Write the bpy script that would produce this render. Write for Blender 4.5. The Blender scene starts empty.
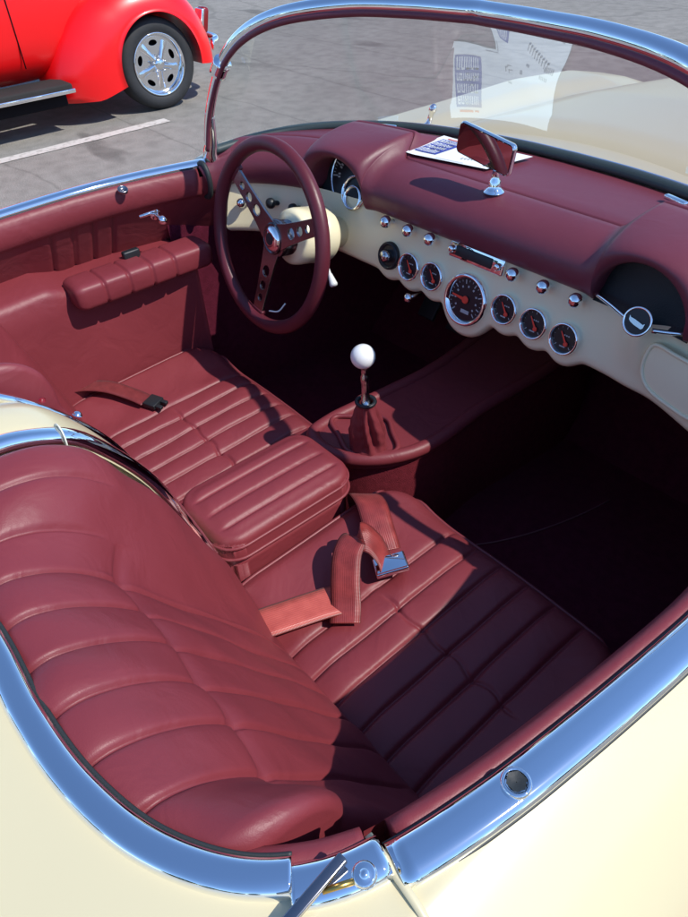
import bpy, bmesh, math, random
from math import sin, cos, pi, sqrt, radians, exp, atan2, hypot
from mathutils import Vector, Matrix
random.seed(7)
SC = bpy.context.scene
COL = SC.collection

# ------------------------------------------------------------------ materials
def new_mat(name):
    m = bpy.data.materials.new(name); m.use_nodes = True
    return m, m.node_tree.nodes, m.node_tree.links, m.node_tree.nodes['Principled BSDF']

def simple(name, col, rough=.5, metal=0., coat=0., spec=.5, bump=0., bscale=300., var=0., vscale=6.):
    m, N, L, p = new_mat(name)
    p.inputs['Base Color'].default_value = (*col, 1)
    p.inputs['Roughness'].default_value = rough
    p.inputs['Metallic'].default_value = metal
    p.inputs['Coat Weight'].default_value = coat
    p.inputs['Coat Roughness'].default_value = .04
    p.inputs['Specular IOR Level'].default_value = spec
    tc = N.new('ShaderNodeTexCoord')
    if var > 0:
        nz = N.new('ShaderNodeTexNoise'); nz.inputs['Scale'].default_value = vscale; nz.inputs['Detail'].default_value = 6
        L.new(tc.outputs['Object'], nz.inputs['Vector'])
        mx = N.new('ShaderNodeMix'); mx.data_type = 'RGBA'
        mx.inputs['A'].default_value = (*[c*(1-var) for c in col], 1)
        mx.inputs['B'].default_value = (*[min(1, c*(1+var)) for c in col], 1)
        L.new(nz.outputs['Fac'], mx.inputs['Factor']); L.new(mx.outputs['Result'], p.inputs['Base Color'])
    if bump > 0:
        nb = N.new('ShaderNodeTexNoise'); nb.inputs['Scale'].default_value = bscale; nb.inputs['Detail'].default_value = 4
        L.new(tc.outputs['Object'], nb.inputs['Vector'])
        b = N.new('ShaderNodeBump'); b.inputs['Strength'].default_value = bump; b.inputs['Distance'].default_value = .002
        L.new(nb.outputs['Fac'], b.inputs['Height']); L.new(b.outputs['Normal'], p.inputs['Normal'])
    return m

def leather(name, col, rough=.47, wrinkle=.22):
    m, N, L, p = new_mat(name)
    tc = N.new('ShaderNodeTexCoord')
    n1 = N.new('ShaderNodeTexNoise'); n1.inputs['Scale'].default_value = 7; n1.inputs['Detail'].default_value = 5
    L.new(tc.outputs['Object'], n1.inputs['Vector'])
    mx = N.new('ShaderNodeMix'); mx.data_type = 'RGBA'
    mx.inputs['A'].default_value = (*[c*.86 for c in col], 1); mx.inputs['B'].default_value = (*[c*1.14 for c in col], 1)
    L.new(n1.outputs['Fac'], mx.inputs['Factor']); L.new(mx.outputs['Result'], p.inputs['Base Color'])
    mr = N.new('ShaderNodeMapRange'); mr.inputs['To Min'].default_value = rough-.05; mr.inputs['To Max'].default_value = rough+.07
    L.new(n1.outputs['Fac'], mr.inputs['Value']); L.new(mr.outputs['Result'], p.inputs['Roughness'])
    v = N.new('ShaderNodeTexVoronoi'); v.inputs['Scale'].default_value = 900
    L.new(tc.outputs['Object'], v.inputs['Vector'])
    b = N.new('ShaderNodeBump'); b.inputs['Strength'].default_value = .13; b.inputs['Distance'].default_value = .0006
    L.new(v.outputs['Distance'], b.inputs['Height'])
    n2 = N.new('ShaderNodeTexNoise'); n2.inputs['Scale'].default_value = 16; n2.inputs['Detail'].default_value = 3; n2.inputs['Distortion'].default_value = .8
    L.new(tc.outputs['Object'], n2.inputs['Vector'])
    b2 = N.new('ShaderNodeBump'); b2.inputs['Strength'].default_value = wrinkle; b2.inputs['Distance'].default_value = .012
    L.new(n2.outputs['Fac'], b2.inputs['Height']); L.new(b.outputs['Normal'], b2.inputs['Normal'])
    L.new(b2.outputs['Normal'], p.inputs['Normal'])
    p.inputs['Specular IOR Level'].default_value = .42
    return m

MAR = (.196, .030, .038)
M = {}
M['leather'] = leather('maroon_leather', MAR)
M['pad'] = leather('maroon_dash_vinyl', (.165, .034, .052), .42, .10)
M['piping'] = leather('maroon_piping', (.20, .036, .044), .42, .0)
M['wheel_leather'] = leather('maroon_wheel_leather', (.105, .015, .024), .40, .05)
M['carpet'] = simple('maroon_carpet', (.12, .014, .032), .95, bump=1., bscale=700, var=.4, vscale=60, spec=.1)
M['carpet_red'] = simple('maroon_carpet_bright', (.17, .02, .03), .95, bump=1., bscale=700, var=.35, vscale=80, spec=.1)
M['under'] = simple('black_interior', (.012, .010, .012), .9, spec=.1)
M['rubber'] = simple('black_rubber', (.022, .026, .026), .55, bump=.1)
M['gasket'] = simple('grey_green_gasket', (.035, .052, .052), .5, bump=.1, bscale=80, var=.2)
M['black'] = simple('black_plastic', (.012, .015, .018), .45)
M['chrome'] = simple('chrome', (.90, .91, .92), .035, metal=1., var=.02)
M['satin'] = simple('brushed_steel', (.30, .29, .30), .26, metal=1., var=.1, vscale=40)
M['lever'] = simple('lever_steel', (.55, .56, .57), .18, metal=1.)
M['white'] = simple('white_plastic', (.82, .81, .77), .22, coat=.6)
M['red_needle'] = simple('needle_red', (.90, .06, .03), .5)
M['mark'] = simple('gauge_white', (.42, .42, .42), .6)
M['dial'] = simple('gauge_black', (.010, .010, .014), .35)
M['mirror'] = simple('mirror_silver', (.52, .52, .54), .01, metal=1.)
M['tyre'] = simple('tyre_rubber', (.025, .026, .028), .75, bump=.4, bscale=60, var=.3, vscale=30)
M['belt'] = None
M['brass'] = simple('brass', (.55, .36, .10), .3, metal=1.)
M['tail'] = simple('tail_lamp_red', (.20, .004, .006), .25, coat=.3)
M['winglass'] = simple('dark_window_glass', (.02, .024, .026), .06, spec=.8)
M['grip'] = simple('running_board_rubber', (.032, .030, .029), .85, bump=.6, bscale=90, var=.2, spec=.2)
M['tie'] = simple('pale_strap', (.75, .76, .62), .5)
M['black_face'] = simple('black_pebbled_panel', (.010, .014, .016), .6, bump=.5, bscale=500)
M['smoke'] = simple('speaker_grey', (.20, .20, .17), .7)

def paint(name, col, rough=.12, coat=1.):
    m, N, L, p = new_mat(name)
    tc = N.new('ShaderNodeTexCoord')
    nz = N.new('ShaderNodeTexNoise'); nz.inputs['Scale'].default_value = 2.5; nz.inputs['Detail'].default_value = 8
    L.new(tc.outputs['Object'], nz.inputs['Vector'])
    mx = N.new('ShaderNodeMix'); mx.data_type = 'RGBA'
    mx.inputs['A'].default_value = (*[c*.96 for c in col], 1); mx.inputs['B'].default_value = (*[min(1, c*1.03) for c in col], 1)
    L.new(nz.outputs['Fac'], mx.inputs['Factor']); L.new(mx.outputs['Result'], p.inputs['Base Color'])
    n2 = N.new('ShaderNodeTexNoise'); n2.inputs['Scale'].default_value = 900
    L.new(tc.outputs['Object'], n2.inputs['Vector'])
    b = N.new('ShaderNodeBump'); b.inputs['Strength'].default_value = .02; b.inputs['Distance'].default_value = .0005
    L.new(n2.outputs['Fac'], b.inputs['Height']); L.new(b.outputs['Normal'], p.inputs['Normal'])
    p.inputs['Roughness'].default_value = .35; p.inputs['Coat Weight'].default_value = coat; p.inputs['Coat Roughness'].default_value = rough
    return m
M['cream'] = paint('cream_paint', (.655, .58, .36), .2, .6)
M['cream_in'] = simple('cream_dash_paint', (.93, .81, .53), .34, coat=.3, var=.03, vscale=12, bump=.05)
M['red'] = paint('red_paint', (.86, .002, .004), coat=.3)

def glass():
    m = bpy.data.materials.new('windshield_glass'); m.use_nodes = True
    N, L = m.node_tree.nodes, m.node_tree.links
    N.clear()
    o = N.new('ShaderNodeOutputMaterial'); t = N.new('ShaderNodeBsdfTransparent'); g = N.new('ShaderNodeBsdfGlossy')
    g.inputs['Roughness'].default_value = 0.0; g.inputs['Color'].default_value = (.93, .97, 1, 1)
    t.inputs['Color'].default_value = (.93, .96, .95, 1)
    lw = N.new('ShaderNodeLayerWeight'); lw.inputs['Blend'].default_value = .5
    pw = N.new('ShaderNodeMath'); pw.operation = 'POWER'; pw.inputs[1].default_value = 3.0; L.new(lw.outputs['Facing'], pw.inputs[0])
    f = N.new('ShaderNodeMath'); f.operation = 'MULTIPLY_ADD'; f.inputs[1].default_value = .75; f.inputs[2].default_value = .06; L.new(pw.outputs[0], f.inputs[0])
    mx = N.new('ShaderNodeMixShader')
    L.new(f.outputs[0], mx.inputs[0]); L.new(t.outputs[0], mx.inputs[1]); L.new(g.outputs[0], mx.inputs[2]); L.new(mx.outputs[0], o.inputs['Surface'])
    return m
M['glass'] = glass()

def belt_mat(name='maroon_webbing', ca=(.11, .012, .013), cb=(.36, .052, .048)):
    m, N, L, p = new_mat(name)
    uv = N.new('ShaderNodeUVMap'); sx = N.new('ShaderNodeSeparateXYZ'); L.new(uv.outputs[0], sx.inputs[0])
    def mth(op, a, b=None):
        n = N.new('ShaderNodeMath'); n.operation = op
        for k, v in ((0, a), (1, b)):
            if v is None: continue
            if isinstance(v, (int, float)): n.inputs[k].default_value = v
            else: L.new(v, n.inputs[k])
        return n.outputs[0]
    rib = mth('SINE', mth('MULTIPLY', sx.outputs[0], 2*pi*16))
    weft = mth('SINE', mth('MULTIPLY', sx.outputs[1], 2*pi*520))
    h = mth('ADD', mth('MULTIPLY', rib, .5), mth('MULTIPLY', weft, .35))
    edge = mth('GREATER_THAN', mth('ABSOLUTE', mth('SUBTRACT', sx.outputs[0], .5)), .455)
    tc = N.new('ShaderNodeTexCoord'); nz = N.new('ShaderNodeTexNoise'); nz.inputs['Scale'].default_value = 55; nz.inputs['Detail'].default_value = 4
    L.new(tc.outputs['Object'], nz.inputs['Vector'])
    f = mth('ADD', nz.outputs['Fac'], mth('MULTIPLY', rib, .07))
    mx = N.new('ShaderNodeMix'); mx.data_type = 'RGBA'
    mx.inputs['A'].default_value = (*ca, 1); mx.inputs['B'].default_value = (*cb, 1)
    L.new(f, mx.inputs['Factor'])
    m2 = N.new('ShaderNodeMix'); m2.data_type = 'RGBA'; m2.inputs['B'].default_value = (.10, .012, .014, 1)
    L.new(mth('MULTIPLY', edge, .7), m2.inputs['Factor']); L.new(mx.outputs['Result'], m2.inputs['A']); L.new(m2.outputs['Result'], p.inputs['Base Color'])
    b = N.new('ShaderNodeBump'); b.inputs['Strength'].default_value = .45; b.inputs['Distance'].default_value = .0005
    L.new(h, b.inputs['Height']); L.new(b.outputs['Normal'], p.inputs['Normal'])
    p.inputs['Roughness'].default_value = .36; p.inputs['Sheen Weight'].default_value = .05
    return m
M['belt'] = belt_mat()
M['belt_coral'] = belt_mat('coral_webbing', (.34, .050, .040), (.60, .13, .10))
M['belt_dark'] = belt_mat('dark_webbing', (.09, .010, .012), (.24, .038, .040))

def asphalt():
    m, N, L, p = new_mat('asphalt')
    tc = N.new('ShaderNodeTexCoord')
    def noise(sc, det=6, dist=0., vec=None):
        n = N.new('ShaderNodeTexNoise'); n.inputs['Scale'].default_value = sc; n.inputs['Detail'].default_value = det; n.inputs['Distortion'].default_value = dist
        L.new(vec or tc.outputs['Object'], n.inputs['Vector']); return n
    def ramp(src, stops):
        r = N.new('ShaderNodeValToRGB'); e = r.color_ramp.elements
        e[0].position, e[0].color = stops[0][0], (*stops[0][1], 1); e[1].position, e[1].color = stops[-1][0], (*stops[-1][1], 1)
        for pos, c in stops[1:-1]:
            k = e.new(pos); k.color = (*c, 1)
        L.new(src, r.inputs['Fac']); return r
    def mult(a, b, fac=1.):
        x = N.new('ShaderNodeMix'); x.data_type = 'RGBA'; x.blend_type = 'MULTIPLY'; x.inputs['Factor'].default_value = fac
        L.new(a, x.inputs['A']); L.new(b, x.inputs['B']); return x.outputs['Result']
    big = ramp(noise(.55, 8, .6).outputs['Fac'], [(.3, (.225, .210, .184)), (.55, (.268, .252, .222)), (.75, (.295, .276, .243))])
    sp = ramp(noise(170, 3).outputs['Fac'], [(.3, (.55,)*3), (.5, (.98,)*3), (.72, (1.5,)*3)])
    c = mult(big.outputs['Color'], sp.outputs['Color'])
    md = ramp(noise(9, 6).outputs['Fac'], [(.3, (.82,)*3), (.6, (1.06,)*3)])
    c = mult(c, md.outputs['Color'])
    # long thin cracks and tar patches, stretched across the lot
    mp = N.new('ShaderNodeMapping'); mp.inputs['Rotation'].default_value = (0, 0, radians(28)); mp.inputs['Scale'].default_value = (.30, 1.5, 1)
    L.new(tc.outputs['Object'], mp.inputs['Vector'])
    vo = N.new('ShaderNodeTexVoronoi'); vo.feature = 'DISTANCE_TO_EDGE'; vo.inputs['Scale'].default_value = .75
    ds = noise(2.4, 5); ad = N.new('ShaderNodeVectorMath'); ad.operation = 'MULTIPLY_ADD'
    ad.inputs[1].default_value = (.22, .22, 0); L.new(ds.outputs['Color'], ad.inputs[0]); L.new(mp.outputs['Vector'], ad.inputs[2])
    L.new(ad.outputs['Vector'], vo.inputs['Vector'])
    cr = ramp(vo.outputs['Distance'], [(.004, (.42,)*3), (.016, (1,)*3)])
    c = mult(c, cr.outputs['Color'], .35)
    st = ramp(noise(1.1, 3, .3, mp.outputs['Vector']).outputs['Fac'], [(.655, (1,)*3), (.69, (.55,)*3)])
    c = mult(c, st.outputs['Color'], .8)
    L.new(c, p.inputs['Base Color']); p.inputs['Roughness'].default_value = .85; p.inputs['Specular IOR Level'].default_value = .25
    b = N.new('ShaderNodeBump'); b.inputs['Strength'].default_value = .7; b.inputs['Distance'].default_value = .006
    L.new(noise(150, 3).outputs['Fac'], b.inputs['Height']); L.new(b.outputs['Normal'], p.inputs['Normal'])
    return m
M['asphalt'] = asphalt()

def line_paint():
    m, N, L, p = new_mat('worn_line_paint')
    tc = N.new('ShaderNodeTexCoord')
    n = N.new('ShaderNodeTexNoise'); n.inputs['Scale'].default_value = 28; n.inputs['Detail'].default_value = 8
    L.new(tc.outputs['Object'], n.inputs['Vector'])
    r = N.new('ShaderNodeValToRGB'); e = r.color_ramp.elements
    e[0].position = .30; e[0].color = (.34, .315, .27, 1); e[1].position = .48; e[1].color = (.58, .545, .49, 1)
    L.new(n.outputs['Fac'], r.inputs['Fac']); L.new(r.outputs['Color'], p.inputs['Base Color']); p.inputs['Roughness'].default_value = .8
    return m
M['line'] = line_paint()

# ------------------------------------------------------------------ mesh helpers
def mk(name, verts, faces, mat, parent=None, smooth=True, loc=None):
    me = bpy.data.meshes.new(name); me.from_pydata([tuple(v) for v in verts], [], faces); me.update()
    mats = mat if isinstance(mat, (list, tuple)) else [mat]
    for m in mats: me.materials.append(m)
    if smooth:
        for p in me.polygons: p.use_smooth = True
    o = bpy.data.objects.new(name, me); COL.objects.link(o)
    if parent: o.parent = parent
    return o

class MB:
    """collects shapes into one mesh"""
    def __init__(s): s.v, s.f = [], []
    def add(s, v, f):
        n = len(s.v); s.v += [tuple(x) for x in v]; s.f += [tuple(i+n for i in q) for q in f]; return s
    def build(s, name, mat, parent=None, smooth=True): return mk(name, s.v, s.f, mat, parent, smooth)

def gridf(nu, nv, closed_u=False, closed_v=False, flip=False):
    F = []
    for i in range(nu if closed_u else nu-1):
        for j in range(nv if closed_v else nv-1):
            a, b, c, d = i*nv+j, ((i+1) % nu)*nv+j, ((i+1) % nu)*nv+(j+1) % nv, i*nv+(j+1) % nv
            F.append((a, d, c, b) if flip else (a, b, c, d))
    return F

def spline(pts, n=10, closed=False):
    P = [Vector(p) for p in pts]; out = []
    m = len(P)
    for i in range(m if closed else m-1):
        if closed: p0, p1, p2, p3 = P[(i-1) % m], P[i], P[(i+1) % m], P[(i+2) % m]
        else: p0, p1, p2, p3 = P[max(i-1, 0)], P[i], P[i+1], P[min(i+2, m-1)]
        # centripetal-ish
        d1 = max((p1-p0).length, 1e-6)**.5; d2 = max((p2-p1).length, 1e-6)**.5; d3 = max((p3-p2).length, 1e-6)**.5
        m1 = (p2-p1)
        t1 = ((p1-p0)/d1-(p2-p0)/(d1+d2)+(p2-p1)/d2)*d2 if (p1-p0).length > 1e-6 else m1
        t2 = ((p2-p1)/d2-(p3-p1)/(d2+d3)+(p3-p2)/d3)*d2 if (p3-p2).length > 1e-6 else m1
        for k in range(n):
            t = k/n; t_2, t_3 = t*t, t*t*t
            out.append((2*t_3-3*t_2+1)*p1+(t_3-2*t_2+t)*t1+(-2*t_3+3*t_2)*p2+(t_3-t_2)*t2)
    if not closed: out.append(P[-1])
    return out

def lerp_table(tab, x):
    if x <= tab[0][0]: return tab[0][1]
    for (a, fa), (b, fb) in zip(tab, tab[1:]):
        if x <= b: return fa+(fb-fa)*(x-a)/(b-a)
    return tab[-1][1]

def smooth01(a, b, x):
    t = max(0, min(1, (x-a)/(b-a))) if a != b else float(x > a); return t*t*(3-2*t)

def sweep_data(pts, prof, closed=False, up=(0, 0, 1), scale=None, caps=True, twist=None):
    P = [Vector(p) for p in pts]; n = len(P); V = []; m = len(prof); upv = None if callable(up) else Vector(up)
    for i in range(n):
        if closed: t = P[(i+1) % n]-P[i-1]
        else: t = P[min(i+1, n-1)]-P[max(i-1, 0)]
        t.normalize()
        u0 = upv if not callable(up) else up(i)
        s = t.cross(u0)
        if s.length < 1e-4: s = t.cross(Vector((0, 1, 0)))
        s.normalize(); u = s.cross(t)
        sc = scale(i/(n-1)) if scale else (1, 1)
        for a, b in prof: V.append(P[i]+s*a*sc[0]+u*b*sc[1])
    F = gridf(n, m, closed_u=closed, closed_v=True)
    if caps and not closed:
        F.append(tuple(range(m))); F.append(tuple(reversed([(n-1)*m+k for k in range(m)])))
    return V, F
def sweep(name, pts, prof, mat, parent=None, **k):
    V, F = sweep_data(pts, prof, **k); return mk(name, V, F, mat, parent)
def circ(r, n=12, ry=None): return [(r*cos(2*pi*k/n), (ry or r)*sin(2*pi*k/n)) for k in range(n)]
def tube(name, pts, r, mat, parent=None, n=10, **k): return sweep(name, pts, circ(r, n), mat, parent, **k)

def frame(axis):
    z = Vector(axis).normalized()
    x = z.cross(Vector((0, 0, 1))) if abs(z.z) < .95 else z.cross(Vector((0, 1, 0)))
    x.normalize(); y = z.cross(x); return x, y, z
def lathe_data(prof, o, axis, n=32, ex=1., ey=1., caps=True):
    """prof: (radius, height) pairs along axis"""
    x, y, z = frame(axis); o = Vector(o); V = []
    for r, h in prof:
        for k in range(n):
            a = 2*pi*k/n; V.append(o+x*(r*ex*cos(a))+y*(r*ey*sin(a))+z*h)
    F = gridf(len(prof), n, closed_v=True)
    if caps and prof[0][0] > .0006: F.append(tuple(reversed(range(n))))
    if caps and prof[-1][0] > .0006: F.append(tuple((len(prof)-1)*n+k for k in range(n)))
    return V, F
def lathe(name, prof, o, axis, mat, parent=None, n=32, **k):
    V, F = lathe_data(prof, o, axis, n, **k); return mk(name, V, F, mat, parent)

def rbox_data(c, half, r=.006, rot=None, seg=3):
    bm = bmesh.new(); bmesh.ops.create_cube(bm, size=2)
    for v in bm.verts: v.co = Vector((v.co.x*half[0], v.co.y*half[1], v.co.z*half[2]))
    if r > 0: bmesh.ops.bevel(bm, geom=bm.edges[:], offset=r, segments=seg, affect='EDGES', profile=.5)
    Mx = rot or Matrix.Identity(3)
    V = [Mx @ v.co+Vector(c) for v in bm.verts]; bm.verts.index_update()
    F = [tuple(v.index for v in f.verts) for f in bm.faces]; bm.free(); return V, F
def rbox(name, c, half, mat, parent=None, r=.006, rot=None, smooth=True):
    V, F = rbox_data(c, half, r, rot); o = mk(name, V, F, mat, parent, smooth)
    return o

def plate(name, outlines, thick, mat, origin, ax, ay, az, parent=None):
    """flat plate with holes from 2D outlines, mapped into a 3D frame"""
    cu = bpy.data.curves.new(name, 'CURVE'); cu.dimensions = '2D'; cu.fill_mode = 'BOTH'; cu.extrude = thick/2; cu.bevel_depth = .0006; cu.bevel_resolution = 1
    for ol in outlines:
        s = cu.splines.new('POLY'); s.points.add(len(ol)-1); s.use_cyclic_u = True
        for p, (x, y) in zip(s.points, ol): p.co = (x, y, 0, 1)
    o = bpy.data.objects.new(name+'_tmp', cu); COL.objects.link(o)
    dg = bpy.context.evaluated_depsgraph_get(); me = bpy.data.meshes.new_from_object(o.evaluated_get(dg))
    bpy.data.objects.remove(o); bpy.data.curves.remove(cu)
    V = [Vector(origin)+Vector(ax)*v.co.x+Vector(ay)*v.co.y+Vector(az)*v.co.z for v in me.vertices]
    F = [tuple(p.vertices) for p in me.polygons]; bpy.data.meshes.remove(me)
    return mk(name, V, F, mat, parent, smooth=False)

def thing(name, label, cat, loc=(0, 0, 0), group=None):
    o = bpy.data.objects.new(name, None); COL.objects.link(o); o.location = loc; o.empty_display_size = .2
    o['label'] = label; o['category'] = cat
    if group: o['group'] = group
    return o

# ================================================================== SETTING
g = mk('asphalt_lot', [(-300, -300, 0), (300, -300, 0), (300, 300, 0), (-300, 300, 0)], [(0, 1, 2, 3)], M['asphalt'], smooth=False)
g['kind'] = 'structure'
def stripe(x, y0, y1, w=.105):
    n = 40; V = []
    for i in range(n+1):
        y = y0+(y1-y0)*i/n
        j = random.uniform(-.006, .006)
        V += [(x-w/2+j, y, .004), (x+w/2+random.uniform(-.006, .006), y, .004)]
    o = mk('parking_line', V, [(2*i, 2*i+1, 2*i+3, 2*i+2) for i in range(n)], M['line'], smooth=False)
    o['kind'] = 'structure'
stripe(-4.15, -3.2, 2.19)

M['leaf'] = simple('added_foliage', (.045, .075, .028), .8, var=.4, vscale=.6)
def added_tree_line():  # out-of-view tree ring, added so the chrome has something dark to reflect
    r = random.Random(11); b = MB(); V = []; F = []
    for k in range(64):
        a = 2*pi*k/64+r.uniform(-.03, .03); R_ = r.uniform(44, 60); h = r.uniform(4.5, 9.5); w = r.uniform(2.0, 3.6)
        if r.random() < .10 or radians(75) < a < radians(175): continue  # front sector left open to keep the hood reflection clear
        for q in range(150):
            u = r.uniform(-1, 1); t = r.uniform(0, 2*pi); rr = r.random()**.4*sqrt(1-u*u)
            c = Vector((R_*cos(a)+w*rr*cos(t), R_*sin(a)+w*rr*sin(t), h*.55+h*.45*u)); s_ = r.uniform(.35, .8)
            d1 = Vector((r.uniform(-1, 1), r.uniform(-1, 1), r.uniform(-1, 1))).normalized(); d2 = d1.orthogonal().normalized()
            n = len(V); V += [c-d1*s_-d2*s_, c+d1*s_-d2*s_, c+d1*s_+d2*s_, c-d1*s_+d2*s_]; F.append((n, n+1, n+2, n+3))
    o = mk('reflection_trees', V, F, M['leaf'], smooth=False); o['kind'] = 'stuff'
added_tree_line()

# ================================================================== ROADSTER
CAR = thing('convertible_car', 'cream open roadster with maroon leather cockpit and chrome trim, filling the foreground', 'car')

# ---- cockpit edge (plan), right side from the rear centre forward
EDGE_R = [(.10, -.286), (.20, -.284), (.323, -.276), (.405, -.277), (.484, -.270), (.555, -.250), (.612, -.214), (.645, -.172), (.662, -.128),
          (.678, -.05), (.688, .03), (.698, .14), (.703, .23), (.698, .34), (.680, .45), (.655, .55)]
WBASE = [(.655, .55), (.640, .66), (.600, .76), (.520, .855), (.415, .925), (.27, .967), (.12, .988), (0, .994)]
edge_r = spline([(x, y, 0) for x, y in EDGE_R], 6)
wb_r = spline([(x, y, 0) for x, y in WBASE], 6)
loop = [(p.x, p.y) for p in edge_r]+[(p.x, p.y) for p in wb_r[1:]]
loop_all = loop+[(-x, y) for x, y in reversed(loop[:-1])]

def inside(x, y, poly):
    c = False; n = len(poly); j = n-1
    for i in range(n):
        xi, yi = poly[i]; xj, yj = poly[j]
        if (yi > y) != (yj > y) and x < (xj-xi)*(y-yi)/(yj-yi)+xi: c = not c
        j = i
    return c
def nearest(x, y, poly):
    b = None; bd = 9
    n = len(poly)
    for i in range(n):
        ax, ay = poly[i]; bx, by = poly[(i+1) % n]; dx, dy = bx-ax, by-ay
        t = max(0, min(1, ((x-ax)*dx+(y-ay)*dy)/(dx*dx+dy*dy+1e-12))); qx, qy = ax+t*dx, ay+t*dy
        d = hypot(qx-x, qy-y)
        if d < bd: bd, b = d, (qx, qy)
    return b, bd

def half_w(y):
    return lerp_table([(-1.75, .60), (-1.6, .76), (-1.3, .86), (-.9, .885), (-.4, .875), (0, .86), (.5, .855), (1.0, .865), (1.6, .87), (2.0, .85), (2.3, .80), (2.5, .70), (2.62, .55)], y)
def hood_h(x, y):
    zc = lerp_table([(.9, .888), (1.1, .890), (1.5, .876), (2.0, .835), (2.3, .775), (2.5, .69), (2.65, .60)], y)
    a = abs(x); return zc-.030*(a/.4)**2-.05*smooth01(.36, .56, a)
def fend_h(y): return lerp_table([(.5, .830), (.9, .822), (1.1, .812), (1.4, .812), (1.7, .815), (2.0, .792), (2.2, .752), (2.4, .690), (2.55, .61), (2.65, .53)], y)
def body_z(x, y):
    a = abs(x); hw = half_w(y)
    if y > .5:
        h = hood_h(x, y); f = fend_h(y)-.9*max(0, .62-a)**1.6 if a < .62 else fend_h(y)
        k = .022; m = max(h, f); zf = m+k*math.log(exp((h-m)/k)+exp((f-m)/k))
    if y <= .95:
        zr = .838+.012*smooth01(0, -.3, y)+.02*smooth01(-.25, -.6, y)*max(0, 1-(a/.5)**2)
        if y < -.7: zr -= .30*((-.7-y)/1.05)**2
        if a < .5 and y < -.2: zr += .0
    z = zr if y <= .5 else (zf if y > .95 else zr+(zf-zr)*smooth01(.5, .95, y))
    if .50 < y < 1.16 and a < .78:
        d = nearest(x, y, loop_all)[1]
        zc = .874-.9*max(0, d-.03)**1.15
        m = max(z, zc); k2 = .008; z2 = m+k2*math.log(exp((z-m)/k2)+exp((zc-m)/k2))
        z += (z2-z)*smooth01(.50, .62, y)
    s = max(0, a-.705)/(hw-.705) if hw > .72 else 0
    if s > 0:
        s = min(1, s); z -= .245*(1-(max(0, 1-s**2.0))**.5)*.75+.07*s
    return z

def build_body():
    ys = sorted(set([round(-1.75+.035*i, 4) for i in range(int(4.37/.035)+1)]+[-.6+.0125*i for i in range(int(1.7/.0125))]+[-.133, -.131, .565, .567]))
    us = [u/2 for u in range(0, 0)]
    nx = 66
    base = [-1+2*i/nx for i in range(nx+1)]
    # finer at the edges of the opening
    us = sorted(set([round(b, 5) for b in base]+[round(s*(.70+.012*k), 5) for s in (-1, 1) for k in range(19)]))
    V = []; idx = {}
    skirt = [(.006, None), (0, .52), (-.015, .42), (-.05, .32), (-.09, .26)]
    rows = []
    ins = {}
    for y in ys:
        hw = half_w(y); r = []
        zl = body_z(hw, y)
        left = [(-(hw+d if z is None else hw+d), zl-.07 if z is None else min(z, zl-.1)) for d, z in reversed(skirt)]
        right = [((hw+d), zl-.07 if z is None else min(z, zl-.1)) for d, z in skirt]
        for x, z in left: r.append((x, y, z, False))
        for u in us:
            x = u*hw; i = inside(x, y, loop_all); r.append((x, y, body_z(x, y), i))
        for x, z in right: r.append((x, y, z, False))
        rows.append(r)
    nv = len(rows[0])
    for r in rows:
        for x, y, z, i in r: V.append([x, y, z, i])
    body, dr, dl, hd = [], [], [], []
    for i in range(len(rows)-1):
        ym = (rows[i][0][1]+rows[i+1][0][1])/2
        for j in range(nv-1):
            q = (i*nv+j, i*nv+j+1, (i+1)*nv+j+1, (i+1)*nv+j)
            if all(V[k][3] for k in q): continue
            xm = sum(V[k][0] for k in q)/4
            if -.132 < ym < .566 and abs(xm) > .6: (dr if xm > 0 else dl).append(q)
            else: body.append(q)
    for v in V:
        if v[3]:
            (x, y), d = nearest(v[0], v[1], loop_all)
            if d < .06: v[0], v[1] = x, y; v[2] = body_z(x, y)
    def sub(faces, name, mat, dz=0):
        use = {}; VV = []; FF = []
        for q in faces:
            t = []
            for k in q:
                if k not in use: use[k] = len(VV); VV.append((V[k][0], V[k][1], V[k][2]))
                t.append(use[k])
            FF.append(tuple(t))
        o = mk(name, VV, FF, mat, CAR); me = o.data; NN = []
        for v in me.vertices:
            x, y, z = v.co; hw = half_w(y)
            if abs(x) <= hw+1e-4 and abs(z-body_z(x, y)) < 1e-4:
                e = .003; sx = 1 if x > 0 else -1
                dx = (body_z(x, y)-body_z(x-sx*e, y))/(sx*e) if abs(x) > hw-.004 else (body_z(x+e, y)-body_z(x-e, y))/(2*e)
                dy = (body_z(x, y+e)-body_z(x, y-e))/(2*e); n = Vector((-dx, -dy, 1)).normalized()
                NN.append(n)
            else: NN.append(v.normal.copy() if v.normal.z > -2 else v.normal)
        ref = Vector((0, 0, 0))
        for p in me.polygons: ref += p.normal*p.area
        if ref.z < 0: me.flip_normals()
        me.normals_split_custom_set_from_vertices([n if n.length > .1 else Vector((0, 0, 1)) for n in NN])
        return o
    return sub(body, 'body', M['cream']), sub(dr, 'door', M['cream']), sub(dl, 'door', M['cream'])
BODY, DOOR_R, DOOR_L = build_body()
DOOR_R['label'] = 'nearest door, seen from above, with a chrome cap'
DOOR_L['label'] = 'far door with the padded armrest facing the camera'

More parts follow.
